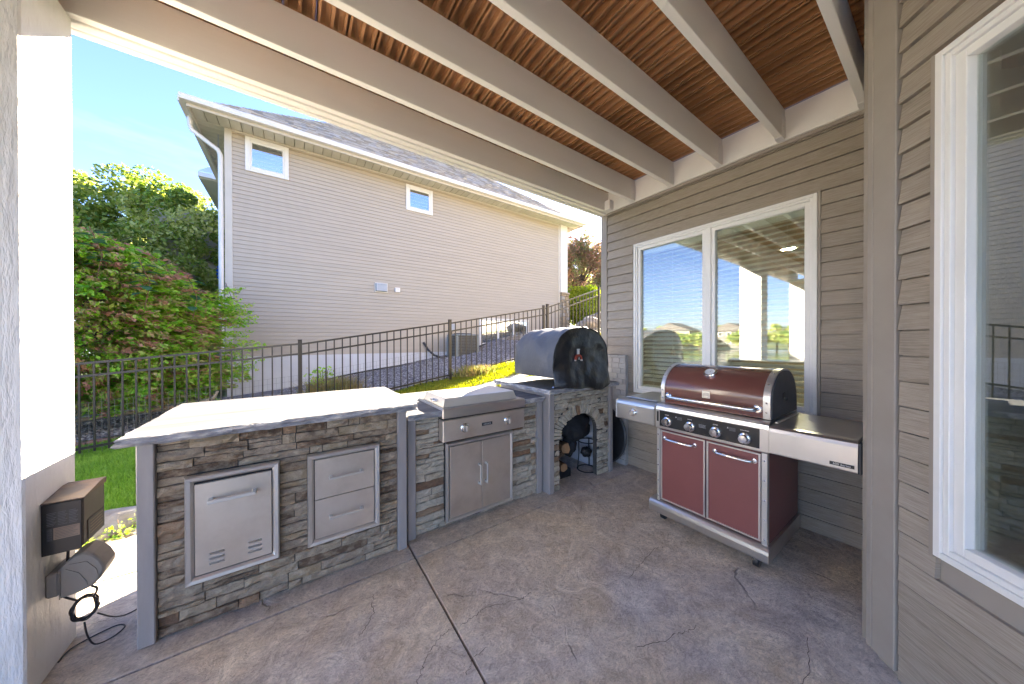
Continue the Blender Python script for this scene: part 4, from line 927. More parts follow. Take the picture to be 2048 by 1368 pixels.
mb = MB(); mb.lathe([(.030, 0), (.030, .004), (.026, .010)], (2.172, 1.440, .784), (-1, 0, 0), 28); kb = mb.build('knob', M['chrome'], gg)
mb = MB(); mb.lathe([(.0205, 0), (.0205, .022), (.018, .026), (.001, .0265)], (2.163, 1.440, .784), (-1, 0, 0), 28); mb.build('knob_cap', M['chrome'], kb)
mb = MB(); mb.cbox(2.1695, 2.1718, .268, .352, .735, .751, .0005); bdg = mb.build('badge', M['black'], gg)
gtext('600 Series', .0145, .310, .7432, 2.1692, M['white_print'], bdg, 'badge_lettering')
# lid: rolled hood
LP = [(2.232, .892), (2.228, .905), (2.226, .995), (2.232, 1.03), (2.252, 1.07), (2.29, 1.11), (2.34, 1.142), (2.40, 1.162), (2.47, 1.168), (2.54, 1.163), (2.60, 1.145), (2.66, 1.105), (2.70, 1.05), (2.72, .99), (2.725, .892)]
def hood(y0, y1, prof, nm, mat, par, smooth=True):
    mb = MB(); n = len(prof); vs = [(p, y0, q) for p, q in prof] + [(p, y1, q) for p, q in prof]
    mb.smooth = smooth; mb.add(vs, [(i, i + 1, n + i + 1, n + i) for i in range(n - 1)]); mb.smooth = False
    mb.add(vs, [list(range(n))[::-1], [n + i for i in range(n)]]); return mb.build(nm, mat, par)
def offp(prof, o):
    C_ = Vector((2.47, .95)); return [tuple(C_ + (Vector(p) - C_) * (1 + o / max(.05, (Vector(p) - C_).length))) if i not in (0, len(prof) - 1) else (p[0] + (-o if i == 0 else o), p[1]) for i, p in enumerate(prof)]
def finer(P, k=3):
    o = []
    for i in range(len(P) - 1):
        p0, p1, p2, p3 = P[max(i - 1, 0)], P[i], P[i + 1], P[min(i + 2, len(P) - 1)]
        for j in range(k):
            t = j / k
            o.append(tuple(.5 * ((2 * p1[a]) + (-p0[a] + p2[a]) * t + (2 * p0[a] - 5 * p1[a] + 4 * p2[a] - p3[a]) * t * t + (-p0[a] + 3 * p1[a] - 3 * p2[a] + p3[a]) * t ** 3) for a in (0, 1)))
    return o + [P[-1]]
LPF = finer(LP)
ld = hood(YR + .030, YL - .045, LPF, 'lid', M['red_lid'], gg)
for a, b_ in ((YR - .004, YR + .0295), (YL - .0445, YL - .018)):
    bd_ = hood(a, b_, offp(LPF, .005), 'lid_band', M['steel_frame'], gg)
    for px_, pz_ in ((2.2275, .93), (2.2275, .985), (2.262, 1.09), (2.34, 1.150)):
        m2 = MB(); m2.lathe([(.006, 0), (.005, .004), (.002, .006)], (px_ - .006, (a + b_) / 2, pz_), (-1, 0, .3), 10); m2.build('rivet', M['chrome'], bd_)
hood(YR - .010, YR - .0045, offp(LPF, -.006), 'lid_end', M['darkgrey'], gg); hood(YL - .0175, YL - .013, offp(LPF, -.006), 'lid_end', M['darkgrey'], gg)
mb = MB(); mb.cbox(2.42, 2.46, YR - .014, YR - .0105, .99, 1.03, .002); mb.cbox(2.43, 2.45, YR - .03, YR - .012, .985, 1.0, .002); mb.build('side_hook', M['black'], gg)
hy0, hy1, hz = .660, 1.192, .945
pts = [(2.226, hy0, hz), (2.196, hy0 + .002, hz), (2.180, hy0 + .012, hz), (2.172, hy0 + .032, hz), (2.170, hy0 + .06, hz), (2.170, hy1 - .06, hz), (2.172, hy1 - .032, hz), (2.180, hy1 - .012, hz), (2.196, hy1 - .002, hz), (2.226, hy1, hz)]
mb = MB(); mb.tube(pts, .0125, 14); hd = mb.build('lid_handle', M['chrome'], gg)
for yy in (hy0, hy1):
    mb = MB(); mb.lathe([(.024, 0), (.024, .005), (.018, .010)], (2.227, yy, hz), (-1, 0, 0), 22); mb.build('handle_mount', M['chrome'], hd)
mb = MB(); mb.cbox(2.221, 2.2255, .915, .962, .967, 1.012, .001); pl = mb.build('badge', M['steel_frame'], gg)
for k in range(3): m2 = MB(); m2.add([(2.2206, .958 - t * .04, .998 - k * .007 + .004 * sin(t * 3)) for t in [i / 6 for i in range(7)]] + [(2.2206, .958 - t * .04, .995 - k * .007 + .004 * sin(t * 3)) for t in [i / 6 for i in range(7)]], [(i, i + 1, 8 + i, 7 + i) for i in range(6)]); m2.build('badge_wave', M['darkgrey'], pl, recalc=False)
gtext('Kenmore', .0092, .9385, .9745, 2.2205, M['darkgrey'], pl, 'badge_lettering')
nd = Vector((-.62, 0, .78)).normalized()
mb = MB(); mb.lathe([(.040, -.004), (.040, .012), (.036, .018), (.030, .018), (.029, .014)], (2.306, .945, 1.124), nd, 32); th = mb.build('thermometer', M['chrome'], gg)
mb = MB(); mb.lathe([(.029, 0), (.029, .001)], Vector((2.306, .945, 1.124)) + nd * .014, nd, 28); mb.build('dial', M['white_print'], th)
mb = MB(); a_ = Vector((2.306, .945, 1.124)) + nd * .0157; mb.add([a_ + Vector((0, .002, 0)), a_ + Vector((0, -.002, 0)), a_ + Vector((.012, -.008, .010))], [(0, 1, 2)]); mb.build('needle', M['black'], th, recalc=False)
# ------------------------------------------------------------------ things on the post
pb = empty('transformer_box', (-.75, 2.12, .5), 'dark bronze lighting transformer box with tan label on the white post', 'transformer box')
vs = [(-.8185, 2.058, .498), (-.722, 2.058, .502), (-.648, 2.19, .50), (-.8185, 2.19, .498), (-.8185, 2.058, .715), (-.722, 2.058, .698), (-.648, 2.19, .712), (-.8185, 2.19, .745)]
mb = MB(); mb.cbox(-.8185, -.716, 2.062, 2.235, .505, .705, .004); mb.build('enclosure', M['boxbrown'], pb)
mb = MB(); mb.cbox(-.8185, -.720, 2.0575, 2.0615, .500, .702, .001); fc = mb.build('front_face', M['boxdark'], pb)
mb = MB(); mb.prism([(2.055, .7055), (2.240, .7055), (2.240, .728), (2.20, .730), (2.055, .709)], -.8185, -.712, lambda a, p, q: (a, p, q)); mb.build('box_lid', M['rust_top'], pb)
mb = MB(); mb.cbox(-.7155, -.7135, 2.09, 2.225, .515, .60, .001); ll = mb.build('side_label', M['boxdark'], pb)
for k in range(5): m2 = MB(); m2.box(-.7134, -.7130, 2.105, 2.21 - .01 * (k % 2), .585 - k * .013, .588 - k * .013); m2.build('print_line', M['label_tan'], ll)
mb = MB(); mb.box(-.789, -.724, 2.0565, 2.0572, .558, .605); lb = mb.build('tan_label', M['label_tan'], fc)
for k in range(7): m2 = MB(); m2.box(-.786, -.728 - .006 * (k % 3), 2.0560, 2.0564, .599 - k * .006, .6003 - k * .006); m2.build('print_line', M['boxbrown'], lb)
for k in range(9):
    for j in range(3):
        m2 = MB(); m2.box(-.805 + j * .027, -.782 + j * .027 - .003 * ((k + j) % 3), 2.0565, 2.0572, .665 - k * .0062, .6668 - k * .0062); m2.build('print_line', M['label_grey'], fc)
for k in range(12): m2 = MB(); m2.box(-.805, -.792, 2.0565, 2.0572, .603 - k * .0042, .6043 - k * .0042); m2.build('print_line', M['label_grey'], fc)
oc = empty('outlet_cover', (-.77, 2.12, .35), 'grey bulging weatherproof outlet cover below the transformer box', 'outlet cover')
mb = MB(); mb.cbox(-.8185, -.785, 2.075, 2.20, .318, .415, .006); mb.build('back_box', M['outletgrey'], oc)
def hoodp(t): # side profile of the swollen cover, anticlockwise from the lower back corner
    P = [(-.785, .300), (-.742, .304), (-.705, .316), (-.684, .338), (-.668, .372), (-.667, .390), (-.680, .425), (-.700, .455), (-.724, .472), (-.748, .466), (-.770, .446), (-.785, .428)]
    return [(-.745 + (x + .745) * t, .385 + (z - .385) * t) for x, z in P]
mb = MB(); mb.smooth = True; ys_ = [(2.080, .90), (2.084, .96), (2.092, 1.0), (2.175, 1.0), (2.186, .95), (2.190, .86)]; vs = []
for y, t in ys_: vs += [(x, y, z) for x, z in hoodp(t)]
for k in range(5):
    for i in range(12): mb.add([vs[k * 12 + i], vs[k * 12 + (i + 1) % 12], vs[(k + 1) * 12 + (i + 1) % 12], vs[(k + 1) * 12 + i]], [(0, 1, 2, 3)])
mb.smooth = False; mb.add(vs[:12], [list(range(12))]); mb.add(vs[-12:], [list(range(12))[::-1]]); mb.build('hood', M['outletgrey'], oc)
mb = MB(); mb.tube([(-.784, 2.079, .302), (-.784, 2.079, .426)], .002, 5); mb.tube([(-.770, 2.0785, .42), (-.735, 2.0785, .39), (-.715, 2.0785, .345), (-.712, 2.0785, .325)], .0014, 5)
mb.tube([(-.76, 2.0785, .435), (-.715, 2.0785, .43), (-.690, 2.0785, .39), (-.684, 2.0785, .35)], .0014, 5); mb.build('hood_rib', M['outletgrey'], oc)
cc = empty('cable_coil', (-.74, 2.14, .2), 'looped dark cable hanging below the outlet cover on the post', 'cable')
mb = MB(); P = []
for k in range(420):
    a = 2 * pi * k / 60; w_ = .004 * sin(k * .29); P.append((-.738 + (.030 + w_) * cos(a), 2.13 + .012 * cos(a) + .007 * sin(k * .17), .212 + (.047 + w_) * sin(a)))
mb.tube(P, .0028, 5); mb.build('coil', M['cable'], cc)
def sm(pts, n=6):
    P = [Vector(p) for p in pts]; o = []
    for i in range(len(P) - 1):
        p0, p1, p2, p3 = P[max(i - 1, 0)], P[i], P[i + 1], P[min(i + 2, len(P) - 1)]
        for j in range(n):
            t = j / n; o.append(.5 * ((2 * p1) + (p2 - p0) * t + (2 * p0 - 5 * p1 + 4 * p2 - p3) * t * t + (3 * p1 - p0 - 3 * p2 + p3) * t ** 3))
    return o + [P[-1]]
mb = MB(); mb.tube(sm([(-.79, 2.10, .33), (-.785, 2.105, .30), (-.765, 2.115, .27), (-.75, 2.125, .25)]), .005 * .75, 6); mb.tube(sm([(-.715, 2.13, .33), (-.72, 2.13, .30), (-.705, 2.13, .28), (-.712, 2.13, .25)]), .005 * .75, 6)
mb.tube(sm([(-.79, 2.15, .50), (-.788, 2.15, .46), (-.79, 2.15, .42)]), .006 * .75, 6); mb.build('lead', M['cable'], cc)
mb = MB(); mb.tube(sm([(-.74, 2.13, .15), (-.735, 2.14, .08), (-.72, 2.16, .02), (-.68, 2.19, .008), (-.66, 2.24, .006), (-.70, 2.27, .006), (-.80, 2.22, .006), (-.815, 2.15, .006)]), .004 * .75, 6)
mb.tube(sm([(-.71, 2.15, .16), (-.69, 2.25, .06), (-.66, 2.34, .008), (-.60, 2.42, .006), (-.5, 2.50, .006), (-.3, 2.70, .006)]), .004 * .75, 6); mb.build('trailing_end', M['cable'], cc)
# ------------------------------------------------------------------ neighbour's house
nb = empty('neighbor_house', (4, 12, 0), 'tall beige vinyl sided house with long eave and small square windows beyond the fence', 'house')
FN = FY(9.9)
XL, XR = -1.3, 9.40
mb = MB(); mb.box(XL, 9.92, 9.9, 10.1, -.3, 6.40); mb.box(XL, XL + .2, 10.1, 17, -.3, 6.4); mb.box(9.72, 9.92, 10.1, 20.7, -.3, 6.4); mb.box(XL + .2, 9.72, 20.5, 20.7, -.3, 6.4); nw = mb.build('wall', M['nsiding'], nb)
k = 0; z = .975
while z < 6.37:
    h = min(.1005, 6.385 - z); mb = MB(); mb.prism([(.001, .002), (.020, .002), (.0195, .006), (.008, h - .005), (.001, h - .005)], XL + .10, XR, lambda a, p, q: (a, 9.9 - p, z + q)); mb.build('siding_board', M['nsiding'], nw); z += .1005
mb = MB(); mb.box(XL - .01, XR + .02, 9.865, 9.899, -.3, .972); mb.build('foundation', M['nfound'], nb)
mb = MB(); mb.cbox(XL - .035, XL + .10, 9.872, 9.899, .96, 6.385, .004); mb.cbox(XL - .035, XL - .001, 9.9, 10.03, .96, 6.385, .004); mb.build('corner_trim', M['ntrim'], nb)
mb = MB(); mb.cbox(XR, XR + .10, 9.866, 9.899, .96, 6.385, .004); mb.build('corner_trim', M['ntrim'], nb)
mb = MB(); mb.cbox(XR + .10, 9.91, 9.82, 9.899, 3.45, 6.384, .01); mb.build('column', M['gutter'], nb)
mb = MB(); mb.cbox(XR + .08, 9.98, 9.74, 9.899, 3.38, 3.449, .01); cb_ = mb.build('column_base', M['colstone'], nb)
rs = random.Random(3); z = .9
while z < 3.36:
    h = rs.uniform(.09, .17); x = XR + .1
    while x < 9.94:
        e = min(9.95, x + rs.uniform(.12, .3)); MB().cbox(x + .005, e - .005, 9.76 + rs.uniform(0, .02), 9.899, z + .005, min(z + h, 3.378) - .005, .012).build('stone', M['colstone'], cb_); x = e
    z += h
# roof: hip, eaves, soffit of separate panels, gutter
ex0, ex1, ey0, ey1, ez = -1.84, 10.36, 9.33, 21.2, 6.50
dep = 5.6; rz_ = ez + .78 * dep
mb = MB(); RV = [(ex0, ey0, ez), (ex1, ey0, ez), (ex1, ey1, ez), (ex0, ey1, ez), (ex0 + dep, ey0 + dep, rz_), (ex1 - dep, ey0 + dep, rz_)]
mb.add(RV + [(x, y, z - .03) for x, y, z in RV], [(0, 1, 5, 4), (1, 2, 5), (2, 3, 4, 5), (3, 0, 4), (7, 6, 10, 11), (6, 9, 10), (8, 7, 11), (9, 8, 11, 10)]); rf = mb.build('roof', M['shingle'], nb, recalc=False)
# shingle courses on the near slope: separate tabs, joined as one part
V = []; Fq = []; rs = random.Random(8); sl = Vector((0, 1, .78)).normalized(); nn = Vector((0, -.78, 1)).normalized()
c_len = .143; q = 0
while True:
    dd = q * c_len * sl.y
    if dd > dep - .1: break
    xa, xb = ex0 + dd + .02, ex1 - dd - .02; x = xa + rs.uniform(-.2, 0)
    while x < xb:
        e = x + rs.choice((.14, .2, .3)) * rs.uniform(.8, 1.2); a, b_ = max(x, xa), min(e, xb)
        if b_ - a > .03:
            th = rs.choice((.006, .012, .018)); base = Vector((0, ey0, ez)) + sl * (q * c_len); up = base + sl * (c_len * 1.1); k0 = len(V)
            for px in (a, b_ - .004):
                for p, t in ((base, th), (up, .001), (base, -.002)):
                    w_ = p + nn * t; V.append((px, w_.y, w_.z))
            Fq += [(k0, k0 + 3, k0 + 4, k0 + 1), (k0 + 2, k0 + 5, k0 + 3, k0), (k0, k0 + 1, k0 + 2, k0 + 2), (k0 + 3, k0 + 5, k0 + 4, k0 + 4)][:2]
        x = e
    q += 1
me = bpy.data.meshes.new('shingles'); me.from_pydata([(a - 4, b_ - 12, c) for a, b_, c in V], [], Fq); link('shingles', me, M['shingle'], rf, 'stuff')
mb = MB(); mb.cbox(ex0, ex1, ey0 - .02, ey0 + .02, 6.32, 6.49, .004); mb.cbox(ex0 - .02, ex0 + .02, ey0, ey1, 6.32, 6.49, .004); mb.cbox(ex1 - .02, ex1 + .02, ey0, ey1, 6.32, 6.49, .004); mb.build('fascia', M['ntrim'], nb)
mb = MB(); gp = [(0, 0), (-.02, -.0), (-.115, .0), (-.125, .03), (-.11, .06), (-.125, .10), (-.12, .115), (-.10, .115), (0, .115)]
mb.prism(gp, ex0 - .10, ex1 + .10, lambda a, p, q: (a, ey0 - .022 + p, 6.385 + q)); mb.build('gutter', M['gutter'], nb)
mb = MB(); mb.prism(gp, ey0 - .02, 16, lambda a, p, q: (ex0 - .022 + p, a, 6.385 + q)); mb.build('gutter', M['gutter'], nb)
x = ex0 + .02
while x < ex1 - .03:
    e = min(x + .205, ex1 - .02); MB().cbox(x + .007, e - .007, ey0 + .02, 9.868, 6.385, 6.397, .002).build('soffit_panel', M['soffit'], nb); x = e
y = 9.872
while y < 16:
    MB().cbox(ex0 + .02, XL - .036, y + .007, y + .195, 6.385, 6.397, .002).build('soffit_panel', M['soffit'], nb); y += .205
mb = MB(); mb.cbox(XL + .1, XR, 9.855, 9.884, 6.335, 6.384, .004); mb.build('frieze', M['ntrim'], nb)
mb = MB(); mb.tube([(ex0 - .06, 9.85, 6.385), (ex0 - .06, 9.85, 6.20), (ex0 - .03, 9.85, 6.10), (XL - .14, 9.85, 5.80), (XL - .10, 9.85, 5.70), (XL - .095, 9.85, 5.55), (XL - .095, 9.85, .6)], .048, 4); mb.build('downspout', M['gutter'], nb)
mb = MB(); mb.box(-4.2, XL, 16.2, 22, -.2, 6.1); mb.build('rear_wing', M['nsiding'], nb)
mb = MB(); mb.cbox(-2.42, XL + .1, 13.4, 13.5, 6.45, 6.60, .01); mb.cbox(-2.42, XL + .2, 13.5, 18, 6.43, 6.47, .01); mb.add([(-2.42, 13.4, 6.61), (XL + .3, 13.4, 6.61), (XL + .3, 16, 8.0), (-2.42, 16, 8.0)], [(0, 1, 2, 3)]); mb.build('rear_eave', M['gutter'], nb)
def nwin(x0, x1, z0, z1, mulls=(), fr=.095, pr=.03):
    mb = MB()
    y0, y1 = 9.9 - .018 - pr, 9.89
    mb.cbox(x0, x0 + fr, y0, y1, z0, z1, .006); mb.cbox(x1 - fr, x1, y0, y1, z0, z1, .006); mb.cbox(x0 + fr, x1 - fr, y0, y1, z0, z0 + fr, .006); mb.cbox(x0 + fr, x1 - fr, y0, y1, z1 - fr, z1, .006)
    i = fr; s_ = .035
    wn = mb.build('window', M['gutter'], nb); xs_ = [x0 + fr] + list(mulls) + [x1 - fr]
    for a, b_ in zip(xs_, xs_[1:]):
        mb = MB(); yy0, yy1 = y0 + .012, 9.892
        mb.cbox(a, a + s_, yy0, yy1, z0 + fr, z1 - fr, .003); mb.cbox(b_ - s_, b_, yy0, yy1, z0 + fr, z1 - fr, .003); mb.cbox(a + s_, b_ - s_, yy0, yy1, z0 + fr, z0 + fr + s_, .003); mb.cbox(a + s_, b_ - s_, yy0, yy1, z1 - fr - s_, z1 - fr, .003); mb.build('sash', M['gutter'], wn)
        mb = MB(); mb.box(a + s_, b_ - s_, 9.878, 9.8815, z0 + fr + s_, z1 - fr - s_); mb.build('pane', M['nglass'], wn)
        mb = MB(); mb.box(a + s_, b_ - s_, 9.8818, 9.8828, z0 + fr + s_, z1 - fr - s_); mb.build('shade', M['room'] if len(mulls) else M['farglass'], wn)
nwin(-.96, -.10, 5.49, 6.325); nwin(2.88, 3.745, 5.46, 6.27); nwin(5.49, 7.74, 1.165, 2.18, (6.30, 7.02), fr=.06)
mb = MB(); mb.cbox(1.98, 2.30, 9.80, 9.884, 2.83, 3.06, .01); vt = mb.build('vent_hood', M['utility'], nb); m2 = MB(); m2.cbox(1.95, 2.33, 9.87, 9.884, 2.79, 3.09, .005); m2.build('vent_plate', M['ntrim'], vt)
mb = MB(); mb.cbox(2.53, 2.68, 9.83, 9.884, 2.84, 2.98, .01); mb.build('vent_cap', M['gutter'], nb)
mb = MB(); mb.cbox(4.32, 4.50, 9.82, 9.884, 1.68, 1.92, .01); mb.build('utility_box', M['utility'], nb)
# air conditioner
ac = empty('air_conditioner', (4.48, 9.1, .66), 'grey outdoor air conditioning unit on gravel against the beige house', 'air conditioner')
zz = .70
mb = MB(); mb.cbox(4.0, 4.95, 8.70, 9.60, .56, zz - .01, .01); mb.build('pad', M['conc'], ac)
mb = MB(); mb.cbox(4.08, 4.88, 8.78, 9.54, zz, zz + .045, .02); mb.cbox(4.08, 4.88, 8.78, 9.54, zz + .79, zz + .85, .03); 
for (a, b_) in ((4.08, 8.78), (4.80, 8.78), (4.08, 9.46), (4.80, 9.46)): mb.cbox(a, a + .08, b_, b_ + .08, zz + .045, zz + .79, .02)
mb.build('casing', M['ac'], ac)
mb = MB(); mb.box(4.10, 4.86, 8.81, 9.51, zz + .04, zz + .79); mb.build('coil', M['ac_dark'], ac)
for k in range(15):
    mb = MB(); z_ = zz + .075 + k * .047; mb.cbox(4.155, 4.805, 8.785, 8.800, z_, z_ + .010, .002); mb.cbox(4.083, 4.098, 8.86, 9.46, z_, z_ + .010, .002); mb.build('louvre', M['ac'], ac)
for k in range(9):
    mb = MB(); mb.cbox(4.19 + k * .072, 4.194 + k * .072, 8.788, 8.797, zz + .05, zz + .78, .001); mb.build('grille_bar', M['ac'], ac)
mb = MB(); mb.lathe([(.30, 0), (.30, .03), (.27, .035), (.02, .05)], (4.48, 9.16, zz + .851), n=24); mb.build('fan_guard', M['darkgrey'], ac)
mb = MB(); mb.tube([(3.42, 9.86, 1.30), (3.55, 9.80, 1.05), (3.68, 9.6, .88), (3.85, 9.4, .80), (4.09, 9.2, .80)], .035, 8); mb.tube([(4.41, 9.86, 1.68), (4.38, 9.8, 1.2), (4.30, 9.6, 1.0), (4.2, 9.50, 1.05)], .014, 6); mb.build('refrigerant_line', M['cable'], ac)
# wind spinner at the far corner
mb = MB(); P = []
for k in range(60):
    t = k / 59; a = t * 5 * pi; zc = 2.80 + .44 * t; w_ = .055 * sin(pi * (t * .9 + .05)); P += [(-1.50 + w_ * cos(a), 10.3 + w_ * sin(a), zc), (-1.50 - w_ * cos(a), 10.3 - w_ * sin(a), zc)]
mb.add(P, [(2 * k, 2 * k + 1, 2 * k + 3, 2 * k + 2) for k in range(59)]); mb.tube([(-1.50, 10.3, 3.22), (-1.50, 10.3, 6.38)], .004, 5)
tag(mb.build('wind_spinner', M['blue'], recalc=False), 'twisted blue wind spinner hanging at the corner of the beige house', 'wind spinner')

# ------------------------------------------------------------------ metal fence
fn = empty('metal_fence', (0, 5.9, 0), 'dark bronze metal picket fence rising along the side yard', 'fence')
mF = -.07
def fy(x): return 6 + mF * (x + 2)
PX = [-4.75, -2.34, .07, 2.50, 4.79, 6.72]; TZ = [1.02, 1.12, 1.36, 1.752, 2.16, 2.79]
def topz(x): return float(np.interp(x, PX, TZ)) - .045
FH = 1.14
for px, tz in zip(PX + [4.90, 6.60], TZ + [2.20, 2.76]):
    mb = MB(); w_ = .027; y = fy(px); mb.cbox(px - w_, px + w_, y - w_, y + w_, tz - FH - .25, tz, .003); mb.cbox(px - w_ - .004, px + w_ + .004, y - w_ - .004, y + w_ + .004, tz, tz + .012, .004); mb.build('fence_post', M['fence'], fn)
for a, b_ in zip(PX, PX[1:]):
    for dz, hh in ((0, .028), (-.155, .028), (-1.02, .028)):
        mb = MB(); za, zb = topz(a + .001) + dz, topz(b_ - .001) + dz; w_ = .014
        xa, xb = a + .028, b_ - .028
        vs = []
        for x, z in ((xa, za), (xb, zb)):
            for (dy, dz2) in ((-w_, 0), (w_, 0), (w_, -hh), (-w_, -hh)): vs.append((x, fy(x) + dy, z + dz2))
        mb.add(vs, [(0, 1, 2, 3), (4, 7, 6, 5), (0, 4, 5, 1), (1, 5, 6, 2), (2, 6, 7, 3), (3, 7, 4, 0)]); mb.build('rail', M['fence'], fn)
pk = None
for a, b_ in zip(PX, PX[1:]):
    n = max(1, round((b_ - a) / .114)); 
    for k in range(1, n):
        x = a + (b_ - a) * k / n
        if pk is None: mb = MB(); mb.cbox(-.0085, .0085, -.0085, .0085, -1.09, 0, .001); pk = mb.build('picket', M['fence'], fn, org=(0, 0, 0)); p_ = pk
        else: p_ = pk.copy(); COL.objects.link(p_); p_.parent = fn
        p_.location = Vector((x, fy(x), topz(x) - .002)) - Vector((0, 5.9, 0))
mb = MB(); x = -4.7
while x < 2.4:
    y = fy(x) + .022; z = topz(x) - .50; s_ = .0011; mb.box(x - s_, x + s_, y - s_, y + s_, z - .62, z); x += .052
for j in range(8):
    for a, b_ in zip(PX[:3], PX[1:4]):
        za, zb = topz(a + .001) - .50 - j * .08, topz(b_ - .001) - .50 - j * .08; s_ = .0011
        mb.add([(a, fy(a) + .022, za - s_), (b_, fy(b_) + .022, zb - s_), (b_, fy(b_) + .022, zb + s_), (a, fy(a) + .022, za + s_), (a, fy(a) + .024, za + s_), (b_, fy(b_) + .024, zb + s_)], [(0, 1, 2, 3), (3, 2, 5, 4)])
mb.build('wire_mesh', M['wire'], fn, 'stuff')

# ------------------------------------------------------------------ planting and yard
def grass(name, pts, hgt, mat, label, wd=.0045, seed=1, lean=.5, w2=0):
    r = np.random.default_rng(seed); n = len(pts); P = np.array(pts)
    a = r.uniform(0, 2 * pi, n); h = hgt * r.uniform(.5, 1.35, n); ln = lean * h * r.uniform(.1, 1.2, n); b = r.uniform(0, 2 * pi, n)
    W_ = np.stack([np.cos(a), np.sin(a), np.zeros(n)], 1) * wd; D = np.stack([np.cos(b) * ln, np.sin(b) * ln, h], 1)
    mid = P + D * np.array([.35, .35, .6]); V = np.stack([P - W_, P + W_, mid + W_ * .8, mid - W_ * .8, P + D], 1)
    F = np.concatenate([np.arange(n)[:, None] * 5 + np.array([[0, 1, 2]]), np.arange(n)[:, None] * 5 + np.array([[0, 2, 3]]), np.arange(n)[:, None] * 5 + np.array([[3, 2, 4]])])
    cl = np.array([noise.noise(Vector((x * 2.2, y * 2.2, 3))) for x, y, z in P[::1]]) * .35 + .45 + r.uniform(-.18, .18, n)
    return tag(npmesh(name, V.reshape(-1, 3), F, mat, tint=np.clip(np.concatenate([cl, cl, cl]), 0, 1)), label, 'grass', kind='stuff')
def scatter(n, x0, x1, y0, y1, test, seed, dz=0):
    r = random.Random(seed); o = []
    while len(o) < n:
        x, y = r.uniform(x0, x1), r.uniform(y0, y1)
        if test(x, y): o.append((x, y, gz(x, y) + dz))
    return o
def ledge(x): return 3.80 + .10 * sin(x * 2.1) + .12 * (x + 1)          # lawn edge behind the boulders
grass('grass', scatter(90000, -3.6, .3, 3.75, 7.2, lambda x, y: y > ledge(x) and y < 6.7 + .2 * sin(x * 3), 3), .055, M['grass_l'], 'bright green lawn between the patio and the metal fence', wd=.005)
grass('grass', scatter(60000, .3, 7.2, 3.4, 6.4, lambda x, y: y < fy(x) + .25 + .1 * sin(x * 7) and not (4.35 < y + .12 * (x - 2) < 4.75) and y > 3.3, 5), .05, M['grass_y'], 'yellow green sunlit grass strip along the foot of the fence', wd=.005, seed=2)
vis = sheet('gravel_bed', spaced((-4.6, 9.6, .2)), spaced((5.9, 9.9, .2)), M['gravelbed'], dz=.012, mask=lambda x, y: y > fy(x) + .32 + (.75 if x < -.4 else 0))
P = scatter(15000, -.3, 8.6, 6.0, 9.86, lambda x, y: y > fy(x) + .30 and random.random() < 1.15 - .10 * (y - 5.5), 6, .012); r_ = np.random.default_rng(3)
g_ = rocks('gravel', np.array(P), r_.uniform(.011, .026, len(P)), M['gravel']); tag(g_, 'grey mauve gravel spread against the beige house foundation', 'gravel')
P = scatter(3500, -4.4, -.3, 7.0, 9.0, lambda x, y: y > fy(x) + 1.05, 7, .012)
g_ = rocks('gravel', np.array(P), r_.uniform(.012, .028, len(P)), M['gravel'], seed=4); tag(g_, 'pale gravel under the large bush beyond the fence', 'gravel')
# edging bricks in front of the bush
be = empty('brick_edging', (-2.6, 7.0, 0), 'row of reddish edging bricks between lawn and bush', 'edging')
x = -4.4
while x < -.5:
    y = fy(x) + .86; mb = MB(); z = gz(x, y); mb.cbox(x + .004, x + .196, y - .05, y + .05, z - .03, z + .035 + random.uniform(-.004, .004), .006); mb.build('brick', M['redbrick'], be); x += .205
mb = MB(); P = []
for k in range(26):
    t = k / 25; x = .4 + 5.0 * t; P.append((x, 9.70 - .9 * t ** 1.2 * (1 - .6 * t) - .12 * sin(t * 9), gz(x, 9.3) + .05 + .05 * sin(t * 8)))
mb.tube(P, .022, 5); tag(mb.build('bed_edging', M['blackedge']), 'black plastic edging curving over the gravel by the foundation', 'edging')
mb = MB(); mb.tube([(-3.2, 7.45, .10), (-2.4, 7.5, .20), (-1.7, 7.5, .24), (-1.35, 7.5, .27), (-1.18, 7.52, .34), (-1.12, 7.55, .46)], [.02, .035, .04, .04, .035, .02], 6); tag(mb.build('tan_pipe', M['tanplastic']), 'curved tan plastic bed pipe under the bush edge', 'pipe')
mb = MB(); mb.box(.6, 7.2, 4.42, 4.66, 0, .01)
sheet('garden_path', spaced((.5, 7.4, .25)), [4.32, 4.45, 4.6, 4.72], M['conc'], dz=.016)
# boulders and pebbles at the left patio edge
for (bx, by, r, sx, lab) in ((-1.02, 3.64, .20, 2.1, 'long tan boulder edging the lawn just left of the counter leg'), (-1.95, 3.78, .18, 1.7, 'rounded boulder edging the lawn beside the white post'), (-.15, 3.75, .2, 1.8, 'boulder edging the lawn behind the widest counter'), (-2.8, 3.8, .2, 1.6, 'grey boulder farthest left on the lawn edge')):
    o = blob('boulder', (bx, by, -.03), r, M['boulder'], bx * 9, (sx, .75, .52), .30, fr=2); tag(o, lab, 'boulder', 'boulders edging the lawn')
P = scatter(900, -3.4, .4, 3.27, 3.62, lambda x, y: True, 12, 0); P = [(x, y, -.045 + .01 * random.random()) for x, y, z in P]
g_ = rocks('pebbles', np.array(P), r_.uniform(.018, .048, len(P)), M['pebble'], seed=9, zs=.6); tag(g_, 'tan river pebbles along the patio edge', 'pebbles')
